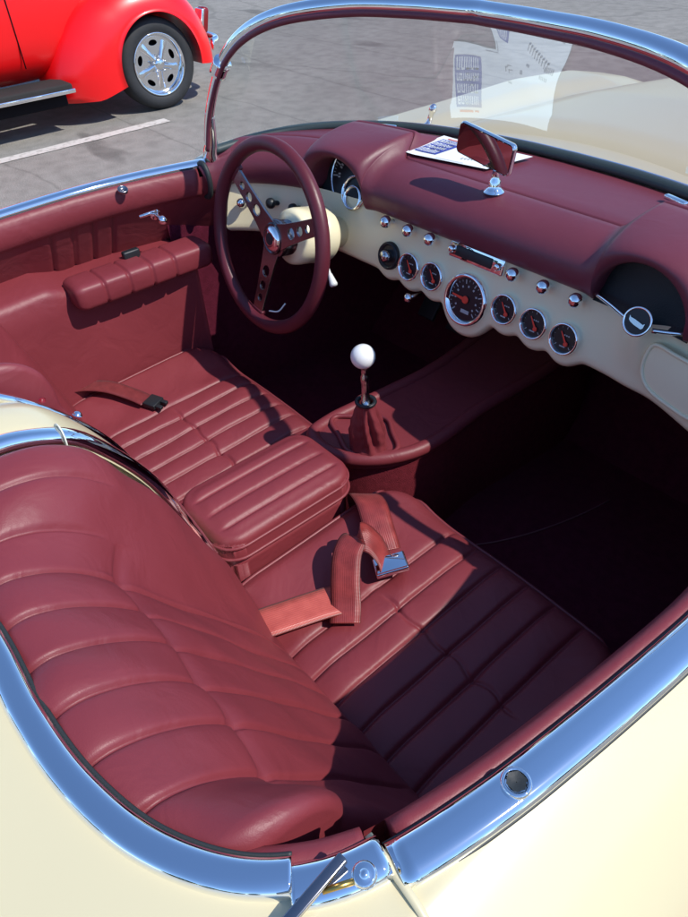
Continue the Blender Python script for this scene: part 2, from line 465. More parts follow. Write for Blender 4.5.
# hood panel standing a little proud of the cowl
def build_hood():
    V = []; ny, nx = 60, 48
    for i in range(ny+1):
        y = 1.075+1.35*i/ny
        w = lerp_table([(1.0, .37), (1.8, .36), (2.43, .30)], y)
        for j in range(nx+1):
            s = -1+2*j/nx; x = s*w
            yy = y-.05*(abs(s)**2)*(1-i/ny)
            e = min(1-abs(s), i/ny*3.4, (1-i/ny)*3.4)*w
            V.append((x, yy, body_z(x, yy)+.010*min(1, max(0, e/.012))-.004+.012*smooth01(.0, .10, e)))
    return mk('hood', V, gridf(ny+1, nx+1, flip=True), M['cream'], CAR)
build_hood()

# ---- chrome moulding round the cockpit
def halfround(w, h, n=9):
    n = 18
    P = []
    for k in range(n+1):
        c = cos(pi*k/n); c = math.copysign(abs(c)**.8, c); P.append((w*c, h*(1-abs(c)**3.2)**.55))
    return P+[(-w*.9, -h*.5), (w*.9, -h*.5)]
def edge_pt(x, y, z=.842, off=.0): return (x, y, z)
def path_between(y0, y1, side=1, off=0, z=.843):
    P = [p for p in edge_r if y0 <= p.y <= y1 and p.x > .5]
    out = []
    for i, p in enumerate(P):
        t = (P[min(i+1, len(P)-1)]-P[max(i-1, 0)]).normalized(); n = Vector((t.y, -t.x, 0))
        q = p+n*off; out.append((side*q.x, q.y, z))
    return out
for s, door in ((1, DOOR_R), (-1, DOOR_L)):
    P = path_between(-.131, .56, s, .013, .842)
    sweep('door_trim', P, halfround(.0162, .009), M['chrome'], door)
    for o_, z_ in ((-.0040, .8395), (.0287, .8395)): tube('trim_outline', path_between(-.131, .55, s, o_, z_), .0015, M['rubber'], door, n=6)  # thin black beads added to draw dark outlines along the chrome
    P = path_between(-.128, .53, s, -.010, .810)
    sweep('door_roll', P, [(x-.02*s*max(0, y/.03), y) for x, y in circ(.016, 16, .030)] if False else circ(.015, 16, .031), M['leather'], door)
    sweep('pad_return', spline([(s*.648, .528, .812), (s*.640, .56, .822), (s*.618, .60, .835)], 5), circ(.020, 14, .034), M['pad'], CAR)
    if s > 0: lathe('lock_recess', [(.0078, .0016), (.004, .0004), (.0004, 0)], (.694, -.032, .8535), (0, 0, 1), M['rubber'], door, n=6, caps=False)
    lathe('lock_button', [(.011, -.004), (.0112, .001), (.0098, .0028), (.0080, .0018), (.0070, -.001), (.003, -.003), (.0004, -.0015)], (.694, -.032, .8525) if s > 0 else (-.664, .335, .838), (0, 0, 1) if s > 0 else (.5, 0, 1), M['chrome'] if s > 0 else M['satin'], door, n=20, caps=False)
# rear moulding for each seat: a wide flat chrome band that turns into a tube beside the waterfall
def rear_trim(s):
    a = [(p.x, p.y, .846) for p in edge_r if p.y <= -.185 and p.x > .30]
    a = a[::-1]
    main = [(x*s, y, z) for x, y, z in a]
    main += [(s*.25, -.286, .850), (s*.17, -.284, .856), (s*.115, -.268, .862), (s*.084, -.232, .866), (s*.073, -.18, .864), (s*.071, -.135, .850), (s*.071, -.10, .830), (s*.071, -.064, .783),
             (s*.071, -.026, .712), (s*.071, .003, .622), (s*.071, .036, .500), (s*.071, .055, .42)]
    if s < 0:
        main = main[:-10]+[(-.112, -.268, .862), (-.086, -.232, .864), (-.070, -.18, .860), (-.065, -.14, .840), (-.063, -.094, .797), (-.062, -.042, .729), (-.061, -.015, .676), (-.061, .02, .57), (-.062, .05, .43)]
    P = spline(main, 4)
    def sc(t): k = smooth01(.45, .6, t)*(.42 if s < 0 else 0); return (1-k, 1-k)
    n0 = max(i for i, p in enumerate(P) if abs(p.x) > .2)
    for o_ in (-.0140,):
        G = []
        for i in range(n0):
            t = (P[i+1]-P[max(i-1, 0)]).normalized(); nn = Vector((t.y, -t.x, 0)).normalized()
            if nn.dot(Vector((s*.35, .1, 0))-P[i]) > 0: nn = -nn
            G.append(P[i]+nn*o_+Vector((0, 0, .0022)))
        tube('trim_outline', G, .0017, M['rubber'], CAR, n=6)  # black bead added as a dark outline on the rear chrome
    return sweep('cockpit_trim', P, halfround(.0132, .0115, 10), M['chrome'], CAR, scale=sc)
TRIM_R = rear_trim(1); rear_trim(-1)
# quarter piece with striker between rear moulding and door
for s in (1, -1):
    qp = [(s*(p.x+.004), p.y-.004, .8435) for p in edge_r if -.19 <= p.y <= -.138 and p.x > .6]
    qp.append((s*.6655, -.1325, .8435)); qp = spline(qp, 3)
    sweep('trim_end', qp, halfround(.0150, .0105), M['chrome'], CAR)
lathe('trim_screw', [(0, .005), (.003, .005), (.0035, .003), (.006, .0045), (.0078, .003), (.0085, 0)], (.668, -.152, .857), (.1, -.1, 1), M['chrome'], CAR, n=20)
for s in (1, -1):
    jp = spline([(s*.585, -.222, .828), (s*.612, -.196, .834), (s*.634, -.166, .836), (s*.648, -.136, .834)], 6)
    tube('jamb_roll', jp, .0115, M['leather'], CAR, n=12)
# chrome latch lever standing on the rear quarter
rot = Matrix.Rotation(radians(28), 3, 'Z') @ Matrix.Rotation(radians(-12), 3, 'Y')
LV = mk('latch_lever', *rbox_data((.655, -.186, .860), (.0038, .030, .003), .0012, Matrix.Rotation(radians(4), 3, 'Z') @ Matrix.Rotation(radians(6), 3, 'X')), M['satin'], CAR)
tube('latch_pin', [(.657, -.178, .856), (.667, -.158, .857)], .0022, M['brass'], CAR)
# cream door edge standing in the shut line
sweep('door_edge', [(.648, -.131, .842), (.668, -.1335, .848), (.70, -.136, .846), (.730, -.138, .832), (.77, -.140, .79)], [(-.0028, -.008), (.0028, -.008), (.0028, .001), (-.0028, .001)], M['cream'], CAR)

# ---- tub walls below the moulding (maroon vinyl), floor and firewall
def tub():
    b = MB(); V = []
    P = [p for p in edge_r]; P = [(p.x, p.y) for p in P]
    P = [q for q in P if q[1] < -.125]
    full = [(-x, y) for x, y in reversed(P)]+P
    for x, y in full:
        k = .96
        for z, f in ((.838, 0), (.80, .012), (.55, .030), (.19, .040)):
            n = Vector((x*.9, y-.25, 0)).normalized(); V.append((x-n.x*f, y-n.y*f, z))
    b.add(V, gridf(len(full), 4)); return b.build('tub_wall', M['leather'], CAR)
tub()
fl = MB()
fl.add([(-.72, -.35, .19), (.72, -.35, .19), (.72, 1.05, .19), (-.72, 1.05, .19), (.72, 1.30, .45), (-.72, 1.30, .45), (.72, 1.31, .74), (-.72, 1.31, .74)], [(0, 1, 2, 3), (3, 2, 4, 5), (5, 4, 6, 7)])
for s in (-1, 1):
    fl.add([(s*.71, .44, .19), (s*.655, 1.31, .19), (s*.655, 1.31, .74), (s*.71, .44, .80)], [(0, 1, 2, 3)])
tube('carpet_seam', spline([(.171, .581, .193), (.209, .644, .193), (.249, .736, .193), (.281, .841, .193), (.300, .933, .193)], 6), .0018, simple('carpet_binding', (.25, .08, .09), .7), CAR, n=6)
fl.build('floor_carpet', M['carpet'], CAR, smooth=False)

# ---- waterfall between the seats
def waterfall():
    prof = [(-.34, .862), (-.28, .866), (-.20, .868), (-.15, .858), (-.11, .838), (-.066, .785), (-.028, .712), (.002, .62), (.035, .50), (.056, .40), (.06, .3)]
    pr = spline([(0, y, z) for y, z in prof], 5); V = []; nx = 11
    for p in pr:
        for j in range(nx):
            s = -1+2*j/(nx-1); x = s*(.074 if s < 0 else .096)
            V.append((x, p.y-.010*min(s*s, .6)-.02*max(0, s-.6), p.z+.004-.012*s*s-.016*max(0, -s)-.045*max(0, s-.6)))
    return mk('waterfall', V, gridf(len(pr), nx, flip=True), M['cream'], CAR)
waterfall()
# fasteners and tie on the moulding
lathe('trim_stud', [(0, .006), (.004, .005), (.006, .002), (.007, 0)], (-.062, -.055, .768), (0, .6, 1), M['chrome'], CAR, n=14)
lathe('trim_stud', [(0, .005), (.004, .004), (.005, 0)], (-.03, -.098, .832), (0, .5, 1), M['tail'], CAR, n=14)
sweep('tie_strap', [(.0705+.0172*cos(a), -.112+.003*sin(a), .837+.0165*sin(a)) for a in [radians(-30+240*k/20) for k in range(21)]], [(-.0022, -.0008), (.0022, -.0008), (.0022, .0008), (-.0022, .0008)], M['tie'], CAR, up=(0, 1, .3))

# ------------------------------------------------------------------ seats
PL = PLS = [.252, .308, .364, .420, .474, .530]          # pleat seams across the seat, passenger side
PLB = [.146, .200]+PL
def pleat(x, amp=.0046, gw=.0035, gd=.0050, P=None):
    PL = P or PLS
    if x <= PL[0]:
        h = amp*.55*smooth01(PL[0]-.07, PL[0]-.02, x); 
        d = PL[0]-x; return h*(1-exp(-(d/.010)**2))-gd*exp(-(d/gw)**2)
    if x >= PL[-1]:
        d = x-PL[-1]; return amp*.5*(1-exp(-(d/.010)**2))-gd*exp(-(d/gw)**2)
    for a, b in zip(PL, PL[1:]):
        if a <= x <= b:
            t = (x-a)/(b-a); d = min(x-a, b-x)
            return amp*(1-abs(2*t-1)**2.4)-gd*exp(-(d/gw)**2)
    return 0
def xcols(x0, x1, step=.009, PL=PLS):
    xs = set(); n = int((x1-x0)/step)
    for i in range(n+1): xs.add(round(x0+(x1-x0)*i/n, 5))
    for s in PL:
        for d in (-.012, -.008, -.0055, -.004, -.0028, -.0016, 0, .0016, .0028, .004, .0055, .008, .012): xs.add(round(s+d, 5))
    for k in range(10):
        e = .0006+.034*(k/9)**1.6; xs.add(round(x0+e, 5)); xs.add(round(x1-e, 5))
    xs = sorted(x for x in xs if x0 <= x <= x1); out = [xs[0]]
    for x in xs[1:]:
        if x-out[-1] > .0007: out.append(x)
    return out
def wob(x, y, k=1): return .0012*k*(sin(31*x+17*y)+sin(23*y-41*x+1.3)+.6*sin(67*x+53*y))

def seat_cushion(dx, name='seat', lift=0.):
    X0, X1, Y0, Y1 = .082, .612, -.03, .445
    RX, RC = .034, .075
    ys = sorted(set([round(Y0+(Y1-Y0)*i/46, 5) for i in range(47)]+[round(Y1-.045*(k/9)**1.7, 5) for k in range(10)]+[round(.228+d, 5) for d in (-.012, -.008, -.005, -.003, -.0015, 0, .0015, .003, .005, .008, .012)]))
    xs = xcols(X0, X1)
    cx, cy, hx, hy = (X0+X1)/2, (Y0+Y1)/2, (X1-X0)/2, (Y1-Y0)/2
    V = []; top = []
    def proj(x, y):
        # rounded front corners
        qx, qy = abs(x-cx)-(hx-RC), (y-cy)-(hy-RC)
        d = hypot(max(qx, 0), max(qy, 0))+min(max(qx, qy), 0)-RC
        if d > 0:
            k = RC/hypot(max(qx, 1e-9), max(qy, 1e-9))
            x = cx+math.copysign(hx-RC+qx*k, x-cx); y = cy+hy-RC+qy*k; d = 0
        return x, y, -d
    def roll(d, r):
        if d >= r: return 0
        return -(r-sqrt(max(0, r*r-(r-d)**2)))
    rows = []
    for y in ys:
        r = []
        for x in xs:
            px, py, d = proj(x, y)
            cs = .0055*exp(-((y-.228)/.010)**2)
            w = smooth01(.238, .26, x)
            # body: a touch dished, bolster on the left is fuller and rises to its outer edge
            z = .413+.012*smooth01(.05, .40, y)
            z += .020*(1-smooth01(.10, .235, x))*1.0
            z += .008*smooth01(.54, .60, x)
            z += .010*sin(pi*max(0, min(1, (x-.25)/.28)))*.4
            xx = px+.004*exp(-((y-.228)/.020)**2)*sin(60*x)
            e = smooth01(.0, .045, d)
            z += pleat(xx)*e
            if .27 < x < .56: z -= .0042*exp(-((y-.228-.004*sin(90*x))/.0032)**2)*smooth01(.27, .29, x)*(1-smooth01(.545, .56, x))
            z += wob(x+dx, y, .8)*e
            z += -.03*smooth01(.10, -.03, y)
            # front edge rolls over gently before the vertical face
            fy = max(0, y-.36); z -= 1.6*fy*fy
            z += roll(d, RX)
            r.append((px+dx, py, z+lift))
        rows.append(r)
    nx = len(xs); ny = len(ys)
    for r in rows: V += r
    F = gridf(ny, nx, flip=True)
    # skirts
    ring = [i*nx for i in range(ny)]+[(ny-1)*nx+j for j in range(1, nx)]+[i*nx+nx-1 for i in range(ny-2, -1, -1)]
    prev = ring
    for dz, inn in ((.05, 0), (.11, .004), (.19, .012)):
        cur = []
        for k in ring:
            x, y, z = V[k]; n = Vector((x-dx-cx, y-cy, 0)).normalized(); cur.append(len(V)); V.append((x-n.x*inn, y-n.y*inn, min(z-dz*.6, .38+lift-dz)))
        for a in range(len(ring)-1): F.append((prev[a], prev[a+1], cur[a+1], cur[a]))
        prev = cur
    seat = mk(name, V, F, M['leather'], CAR)
    # welt around the top edge
    W = []
    def zat(x, y):
        i = min(range(ny), key=lambda k: abs(ys[k]-y)); j = min(range(nx), key=lambda k: abs(xs[k]-x)); return V[i*nx+j]
    i0 = next(k for k in range(ny) if ys[k] > .03)
    ja = min(range(nx), key=lambda k: abs(xs[k]-(X0+.008))); jb = nx-1-ja
    ib = min(range(ny), key=lambda k: abs(ys[k]-(Y1-.008)))
    for i in range(i0, ib, 2): W.append(V[i*nx+ja])
    for j in range(ja, jb+1, 4): W.append(V[ib*nx+j])
    for i in range(ib, i0, -2): W.append(V[i*nx+jb])
    # thin out coincident corner points
    WW = [Vector(W[0])]
    for p in W[1:]:
        if (Vector(p)-WW[-1]).length > .012: WW.append(Vector(p))
    tube('piping', spline([(p.x, p.y, p.z+.0012) for p in WW], 3), .0034, M['piping'], seat, n=8)
    return seat

def backrest(dx, seat, wside=.30):
    # side profiles (Y, Z) from the bight up over the top
    C0 = [(.075, .34), (.055, .39), (.030, .455), (-.015, .535), (-.060, .612), (-.100, .680), (-.148, .757), (-.160, .778), (-.184, .806), (-.216, .831), (-.245, .842), (-.266, .836), (-.278, .810), (-.28, .76)]
    B0 = [(.085, .34), (.070, .40), (.052, .470), (.028, .550), (.002, .625), (-.022, .695), (-.062, .768), (-.080, .806), (-.105, .838), (-.145, .862), (-.20, .870), (-.250, .864), (-.276, .840), (-.282, .79)]
    c = spline([(0, y, z) for y, z in C0], 7); b = spline([(0, y, z) for y, z in B0], 7)
    nv = len(c); seam = 6*7
    # resample denser round the seam
    X0, X1 = .086, .608; xs = xcols(X0, X1, .008, PLB); nx = len(xs)
    V = []
    for i in range(nv):
        for x in xs:
            w = 1-smooth01(.10, .262, x)
            wo = smooth01(.532, .605, x)*wside
            ww = max(w, wo)
            p = c[i].lerp(b[i], ww)
            t0 = c[max(i-1, 0)].lerp(b[max(i-1, 0)], ww); t1 = c[min(i+1, nv-1)].lerp(b[min(i+1, nv-1)], ww)
            t = (t1-t0).normalized(); n = Vector((0, t.z, -t.y))
            v = i/(nv-1)
            # outer top corner follows the rounded cockpit edge
            k = max(0, (x-.47)/.15); fwd = .072*k*k*smooth01(.35, .8, v)
            h = 0
            fade = smooth01(.10, .2, v)*(1-smooth01(.80, .90, v))
            amp = .0036 if i > seam else .0030
            dsm = abs(i-seam)
            nearseam = 1-exp(-(dsm/2.2)**2)
            pf = smooth01(.50, .62, v) if x < .245 else 1
            h += pf*pleat(x, amp, .0028, .0048 if i > seam else .0046, P=PLB)*fade*(.35+.65*nearseam)
            if .20 < x < .57: h -= .0085*exp(-(dsm/1.0)**2)*smooth01(.17, .25, x)*(1-smooth01(.545, .57, x))
            h += .006*sin(pi*min(1, max(0, (x-.25)/.28)))*fade
            h += wob(x*1.3+dx, p.z*1.1, 1.1)*fade
            # gathered wrinkles near the outer end
            if x > .545: h += .0010*sin(62*(x*.85+p.z*.5)+3*sin(9*p.z))*smooth01(.545, .565, x)*(1-smooth01(.572, .59, x))*smooth01(.45, .6, v)*(1-smooth01(.7, .8, v))
            d = min(x-X0, X1-x); r = .022 if x < .3 else .024
            if d < r: h -= (r-sqrt(max(0, r*r-(r-d)**2)))*1.0
            q = p+n*h
            V.append((x+dx, q.y+fwd, q.z))
    F = gridf(nv, nx)
    # side walls go back into the tub
    for jj, sgn in ((0, -1), (nx-1, 1)):
        st = len(V)
        for i in range(nv):
            x, y, z = V[i*nx+jj]; V.append((x, y-.05, z-.03))
        for i in range(nv-1):
            a, bq = i*nx+jj, (i+1)*nx+jj
            F.append((a, bq, st+i+1, st+i) if sgn > 0 else (a, st+i, st+i+1, bq))
    return mk('backrest', V, F, M['leather'], seat)
SEAT_P = seat_cushion(0); SEAT_P['label'] = 'nearest seat, half in shadow, with the loose lap belt on it'
backrest(0, SEAT_P)
SEAT_D = seat_cushion(-.702, lift=.004); SEAT_D['label'] = 'far seat behind the steering wheel'
backrest(-.702, SEAT_D, 1.0)

# ------------------------------------------------------------------ centre armrest box
def armrest_box():
    x0, x1, y0, y1 = -.094, .079, .055, .345; cx, cy, hx, hy = (x0+x1)/2, (y0+y1)/2, (x1-x0)/2, (y1-y0)/2
    lines = [-.045, .0, .042]
    def shell(z0, z1, r, grow, pleats, name, parent, mat):
        nx, ny = 90, 90; V = []; R = .045+grow
        hxx, hyy = hx+grow, hy+grow
        xs = [cx-hxx+2*hxx*(.5-.5*cos(pi*i/nx)) for i in range(nx+1)]
        ys = [cy-hyy+2*hyy*(.5-.5*cos(pi*i/ny)) for i in range(ny+1)]
        for y in ys:
            for x in xs:
                qx, qy = abs(x-cx)-(hxx-R), abs(y-cy)-(hyy-R)
                d = hypot(max(qx, 0), max(qy, 0))+min(max(qx, qy), 0)-R
                px, py = x, y
                if d > 0:
                    k = R/hypot(max(qx, 1e-9), max(qy, 1e-9))
                    px = cx+math.copysign(hxx-R+qx*k, x-cx); py = cy+math.copysign(hyy-R+qy*k, y-cy); d = 0
                d = -d
                z = z1-(r-sqrt(max(0, r*r-(r-min(d, r))**2)))
                if pleats:
                    z += .007*(1-((px-cx)/hxx)**2)*(1-((py-cy)/hyy)**4)
                    e = smooth01(.012, .035, d)
                    for l in lines: z -= .0036*exp(-((px-l)/.0034)**2)*e; 
                    ll = [x0]+lines+[x1]
                    for a, b in zip(ll, ll[1:]):
                        if a <= px <= b: t = (px-a)/(b-a); z += .004*(1-abs(2*t-1)**2.4)*e
                V.append((px, py, z))
        n1 = nx+1; F = gridf(ny+1, n1, flip=True)
        ring = [j for j in range(nx)]+[i*n1+nx for i in range(ny)]+[ny*n1+nx-j for j in range(nx)]+[(ny-i)*n1 for i in range(ny)]
        st = len(V)
        for k in ring: V.append((V[k][0], V[k][1], z0))
        m = len(ring)
        for a in range(m): F.append((ring[a], st+a, st+(a+1) % m, ring[(a+1) % m]))
        o = mk(name, V, F, mat, parent); return o, [Vector(V[k]) for k in ring]
    box, _ = shell(.19, .452, .012, -.006, False, 'center_armrest', CAR, M['leather'])
    lid, ring = shell(.462, .509, .014, .0, True, 'lid', box, M['leather'])
    for z, g_ in ((.4895, .0005), (.463, .001)):
        P = []
        for p in ring:
            n = Vector((p.x-cx, p.y-cy, 0)).normalized(); q = Vector((p.x+n.x*g_, p.y+n.y*g_, z))
            if not P or (q-P[-1]).length > .008: P.append(q)
        tube('piping', P, .0030, M['piping'], box, n=8, closed=True)
    return box
armrest_box()

# ------------------------------------------------------------------ tunnel console and shifter
def console():
    out = [(-.108, .385), (-.06, .372), (-.004, .388), (.040, .430), (.072, .495), (.080, .56), (.070, .70), (.062, 1.15), (-.100, 1.15), (-.104, .70), (-.116, .52), (-.120, .44)]
    P = spline([(x, y, 0) for x, y in out], 6, closed=True)
    def zt(y): return .462+.02*smooth01(.75, 1.1, y)
    V = [(p.x, p.y, zt(p.y)) for p in P]; n = len(P)
    V += [(p.x, p.y, zt(p.y)-.03) for p in P]
    V += [(sum(p.x for p in P)/n, .6, .462)]
    F = [tuple(range(n))]+[(k, n+k, n+(k+1) % n, (k+1) % n) for k in range(n)]
    o = mk('console', V[:-1], F, M['leather'], CAR, smooth=False)
    tube('edge_roll', [(p.x, p.y, zt(p.y)-.004) for p in P], .0145, M['leather'], o, n=12, closed=True)
    b = MB(); m = n; VV = [(p.x*.97, .01+p.y, zt(p.y)-.02) for p in P]+[(p.x*1.0+.004, p.y-.002, .30) for p in P]+[(p.x*1.04, p.y-.004, .19) for p in P]
    b.add(VV, [(r*n+k, (r+1)*n+k, (r+1)*n+(k+1) % n, r*n+(k+1) % n) for r in range(2) for k in range(n)])
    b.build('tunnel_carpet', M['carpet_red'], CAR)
    # boot surround
    def sq(cx, cy, hx, hy, ang): 
        c, s = cos(ang), sin(ang); return [(cx+x*c-y*s, cy+x*s+y*c) for x, y in ((-hx, -hy), (hx, -hy), (hx, hy), (-hx, hy))]
    cx, cy, an = -.030, .462, radians(6)
    pts = []
    Q = [(.000, .392), (.062, .470), (-.040, .530), (-.122, .440)]
    cx, cy = .006, .437
    for k in range(4):
        a, bq = Vector((*Q[k], 0)), Vector((*Q[(k+1) % 4], 0))
        pts += [a.lerp(bq, .12), a.lerp(bq, .5), a.lerp(bq, .88)]
    ringp = spline([(p.x, p.y, .467) for p in pts], 5, closed=True)
    tube('boot_ring', ringp, .0052, M['leather'], o, n=8, closed=True)
    # pleated gaiter
    V = []; nr, na = 22, 72; tip = Vector((.012, .428, .588))
    for i in range(nr+1):
        t = i/nr
        for k in range(na):
            a = 2*pi*k/na
            sqr = 1/max(abs(cos(a)), abs(sin(a)))**.75
            r = .0165+.0165*(1-t)**.7*sin(pi*min(1, t*.75+.25))**.6+.05*max(0, .14-t)
            if t > .93: r = .0165+.004*(t-.93)/.07
            fold = (.0050*sin(7*a+1.2*t*3)+.0036*sin(11*a+2+5*t)+.0011*sin(30*t+3*sin(3*a))+.007*max(0, cos(a-.5+.8*t))**8+.006*max(0, cos(a+2.2))**8)*sin(pi*min(1, t*1.05))**.8*(1-.3*t)
            c = Vector((cx, cy, .466)).lerp(tip, min(1, t**.85))
            V.append((c.x+(r+fold)*cos(a+an), c.y+(r+fold)*sin(a+an), .466+(.588-.466)*t))
    g_ = mk('shift_boot', V, gridf(nr+1, na, closed_v=True), M['leather'], o)
    tube('boot_collar', [(.012+.0175*cos(a), .428+.0175*sin(a), .585) for a in [2*pi*k/20 for k in range(20)]], .0038, M['black'], o, n=8, closed=True)
    lv = lathe('shift_lever', [(.0085, 0), (.0085, .018), (.0070, .020), (.0070, .048), (.0078, .050), (.0078, .064), (.006, .066), (.006, .09)], (.012, .428, .58), (.0, -.02, 1), M['lever'], o, n=20)
    lathe('shift_knob', [(.0225*sin(pi*k/18), .0225-.0225*cos(pi*k/18)) for k in range(19)], (.012, .424, .664), (0, 0, 1), M['white'], o, n=36)
console()

# ------------------------------------------------------------------ dashboard
def ylip(x): return .700-.125*(min(abs(x), .66)/.63)**5.5
def arch(x, c, hw):
    d = (x-c)/hw
    return sqrt(1-d*d) if abs(d) < 1 else 0
ARC = [(.357, .083), (-.362, .086)]
def ybase(x):
    # windshield base line at this x
    a = abs(x); b = None
    for p, q in zip(wb_r, wb_r[1:]):
        if q.x <= a <= p.x: t = (a-p.x)/(q.x-p.x+1e-9); b = p.y+(q.y-p.y)*t
    return (b if b is not None else .55)-.012
def dash():
    xs = set(round(-.640+.008*i, 5) for i in range(161))
    for c, hw in ARC:
        for k in range(41): xs.add(round(c-hw*cos(pi*k/40), 5))
        for s in (-1, 1):
            for k in range(5): xs.add(round(c+s*(hw+.0008+.002*k), 5))
    xs = sorted(xs); V = []
    def sect(x):
        yl = ylip(x); ar = max(arch(x, c, hw)**.9 for c, hw in ARC)
        bump = max(1-smooth01(hw-.012, hw+.026, abs(x-c)) for c, hw in ARC)
        zl = .796+.088*ar                                   # underside of the lip
        top = .884+.034*bump; yl2 = yl-.010*bump
        yb = ybase(x); ys = min(yl+.085, yb-.008)+.0
        ys += (yb-ys)*.32*bump
        th = top-zl
        pts = [(yb+.03, .876), (yb, .882), (yb-(yb-ys)*.35, .8845+.008*bump), (yb-(yb-ys)*.8, .886+.024*bump), (ys+.006, top+.0012), (ys+.0018, top-.0004), (ys, top-.0065), (ys-.002, top-.0004), (ys-.007, top+.0015)]
        # front roll: quarter round down to the lip
        a0, b0 = ys-.007, top+.0015; fx = yl2-.012
        n = 12
        for k in range(1, n+1):
            t = k/n*pi/2
            yy = a0+(fx-a0)*sin(t)**1.05; zz = b0-(th*.62)*(1-cos(t))
            pts.append((yy, zz))
        zc = b0-th*.62; rem = zc-zl
        for k in range(1, 7):
            t = k/6*pi/2; pts.append((fx+.020*(1-cos(t)), zc-rem*sin(t)))
        pts.append((fx+.050, zl+.002)); pts.append((fx+.10, zl+.004))
        return pts
    for x in xs: V += [(x, y, z) for y, z in sect(x)]
    m = len(sect(0)); return mk('dashboard', V, gridf(len(xs), m, flip=True), M['pad'], CAR)
DASH = dash()
GAUGES = [(-.138, .716, .0285), (-.073, .717, .0285), (.020, .702, .0505), (.111, .716, .0285), (.178, .714, .0285), (.244, .712, .0285)]
CLOCK = (-.202, .719, .0285)
def pan_y(x, z): return ylip(x)+.010-(.79-z)*.247
def zbot(x):
    z = lerp_table([(-.66, .700), (-.30, .690), (.66, .692)], x)
    for gx, gz, gr in GAUGES+[CLOCK]:
        R = gr+.013
        if abs(x-gx) < R: z = min(z, gz-sqrt(R*R-(x-gx)**2))
    return z
def dash_panel():
    xs = [-.635+1.27*i/420 for i in range(421)]
    zb = [zbot(x) for x in xs]
    for _ in range(14): zb = [zb[0]]+[(zb[i-1]+2*zb[i]+zb[i+1])/4 for i in range(1, len(zb)-1)]+[zb[-1]]
    V = []; n = 0
    for x, b in zip(xs, zb):
        r = []
        pod = .030*exp(-((x-.372)/.030)**2)*1.0        # moulded centre rib below the emblem
        for k in range(13):
            z = .802+(b-.802)*k/12
            f = smooth01(.69, .80, z)
            y = pan_y(x, z)-pod*(.10+.90*f)-.010*smooth01(.40, .50, x)
            # faint hollow each side of the driver column
            y += .012*exp(-((x+.275)/.040)**2)*smooth01(.72, .80, z)
            r.append((x, y, z))
        x_, y_, z_ = r[-1]
        for k in range(1, 7):
            t = k/6*pi/2; r.append((x, y_+.020*(1-cos(t))*1.0, z_-.016*sin(t)))
        r.append((x, y_+.06, z_-.012))
        V += r; n = len(r)
    return mk('dash_panel', V, gridf(len(xs), n, flip=True), M['cream_in'], DASH)
dash_panel()
PN = Vector((0, -.97, .24)).normalized(); PX = Vector((1, 0, 0)); PU = PX.cross(PN)*-1
PU = PN.cross(PX); 
if PU.z < 0: PU = -PU
def on_panel(x, z, off=0): return Vector((x, pan_y(x, z), z))+PN*off
def dial(x, z, r, ang, big=False, name='gauge'):
    o = on_panel(x, z, .001)
    gz = lathe(name, [(r*.80, .004), (r*.86, .010), (r*.93, .0125), (r*1.0, .009), (r*1.02, .0), (r*1.02, -.01)], o, PN, M['chrome'], CAR, n=48, caps=False)
    lathe('dial_face', [(r*.84, .0035), (r*.5, .0036), (.0005, .0037)], o, PN, M['dial'], gz, n=40)
    mk_ = MB()
    def q(a, r0, r1, w):
        d = PX*cos(a)+PU*sin(a); s = PX*-sin(a)+PU*cos(a); c = o+PN*.0045
        mk_.add([c+d*r0-s*w, c+d*r1-s*w, c+d*r1+s*w, c+d*r0+s*w], [(0, 1, 2, 3)])
    nt = 21 if big else 11
    for k in range(nt):
        a = radians(225-270*k/(nt-1)); mj = k % (3 if big else 5) == 0 or k == nt-1
        q(a, r*(.60 if mj else .69), r*.76, r*(.022 if mj else .011))
    if big:
        # numerals 0..8 as tiny stroke figures round the dial plus the word panel
        for k in range(0, 9): q(radians(215-250*k/8), r*.47, r*.55, r*.035)
        c = o+PN*.0046-PU*r*.45+PX*r*.08
        mk_.add([c-PX*r*.2-PU*r*.07, c+PX*r*.2-PU*r*.07, c+PX*r*.2+PU*r*.07, c-PX*r*.2+PU*r*.07], [(0, 1, 2, 3)])
    else:
        c = o+PN*.0046+PU*r*.22+PX*r*.10
        for dx in (-.15, 0, .15): mk_.add([c+PX*r*(dx-.05)-PU*r*.04, c+PX*r*(dx+.05)-PU*r*.04, c+PX*r*(dx+.05)+PU*r*.04, c+PX*r*(dx-.05)+PU*r*.04], [(0, 1, 2, 3)])
        c = o+PN*.0046-PU*r*.5
        mk_.add([c-PX*r*.2-PU*r*.04, c+PX*r*.2-PU*r*.04, c+PX*r*.2+PU*r*.04, c-PX*r*.2+PU*r*.04], [(0, 1, 2, 3)])
    mk_.build('dial_markings', M['mark'], gz, smooth=False)
    nd = MB(); a = radians(ang); d = PX*cos(a)+PU*sin(a); s = PX*-sin(a)+PU*cos(a); c = o+PN*.0062
    if not big: c = c-d*r*.35
    L_ = r*(.66 if big else .85)
    nd.add([c-s*r*.075-d*r*.05, c+d*L_-s*r*.03, c+d*L_+s*r*.03, c+s*r*.075-d*r*.05], [(0, 1, 2, 3)])
    V, F = lathe_data([(r*.15, 0), (r*.13, .002), (.0003, .0025)], c, PN, 16); nd.add(V, F)
    nd.build('needle', M['red_needle'], gz, smooth=False)
    return gz
for x, z, r in GAUGES:
    big = r > .04
    dial(x, z, r, 176 if big else 128, big)
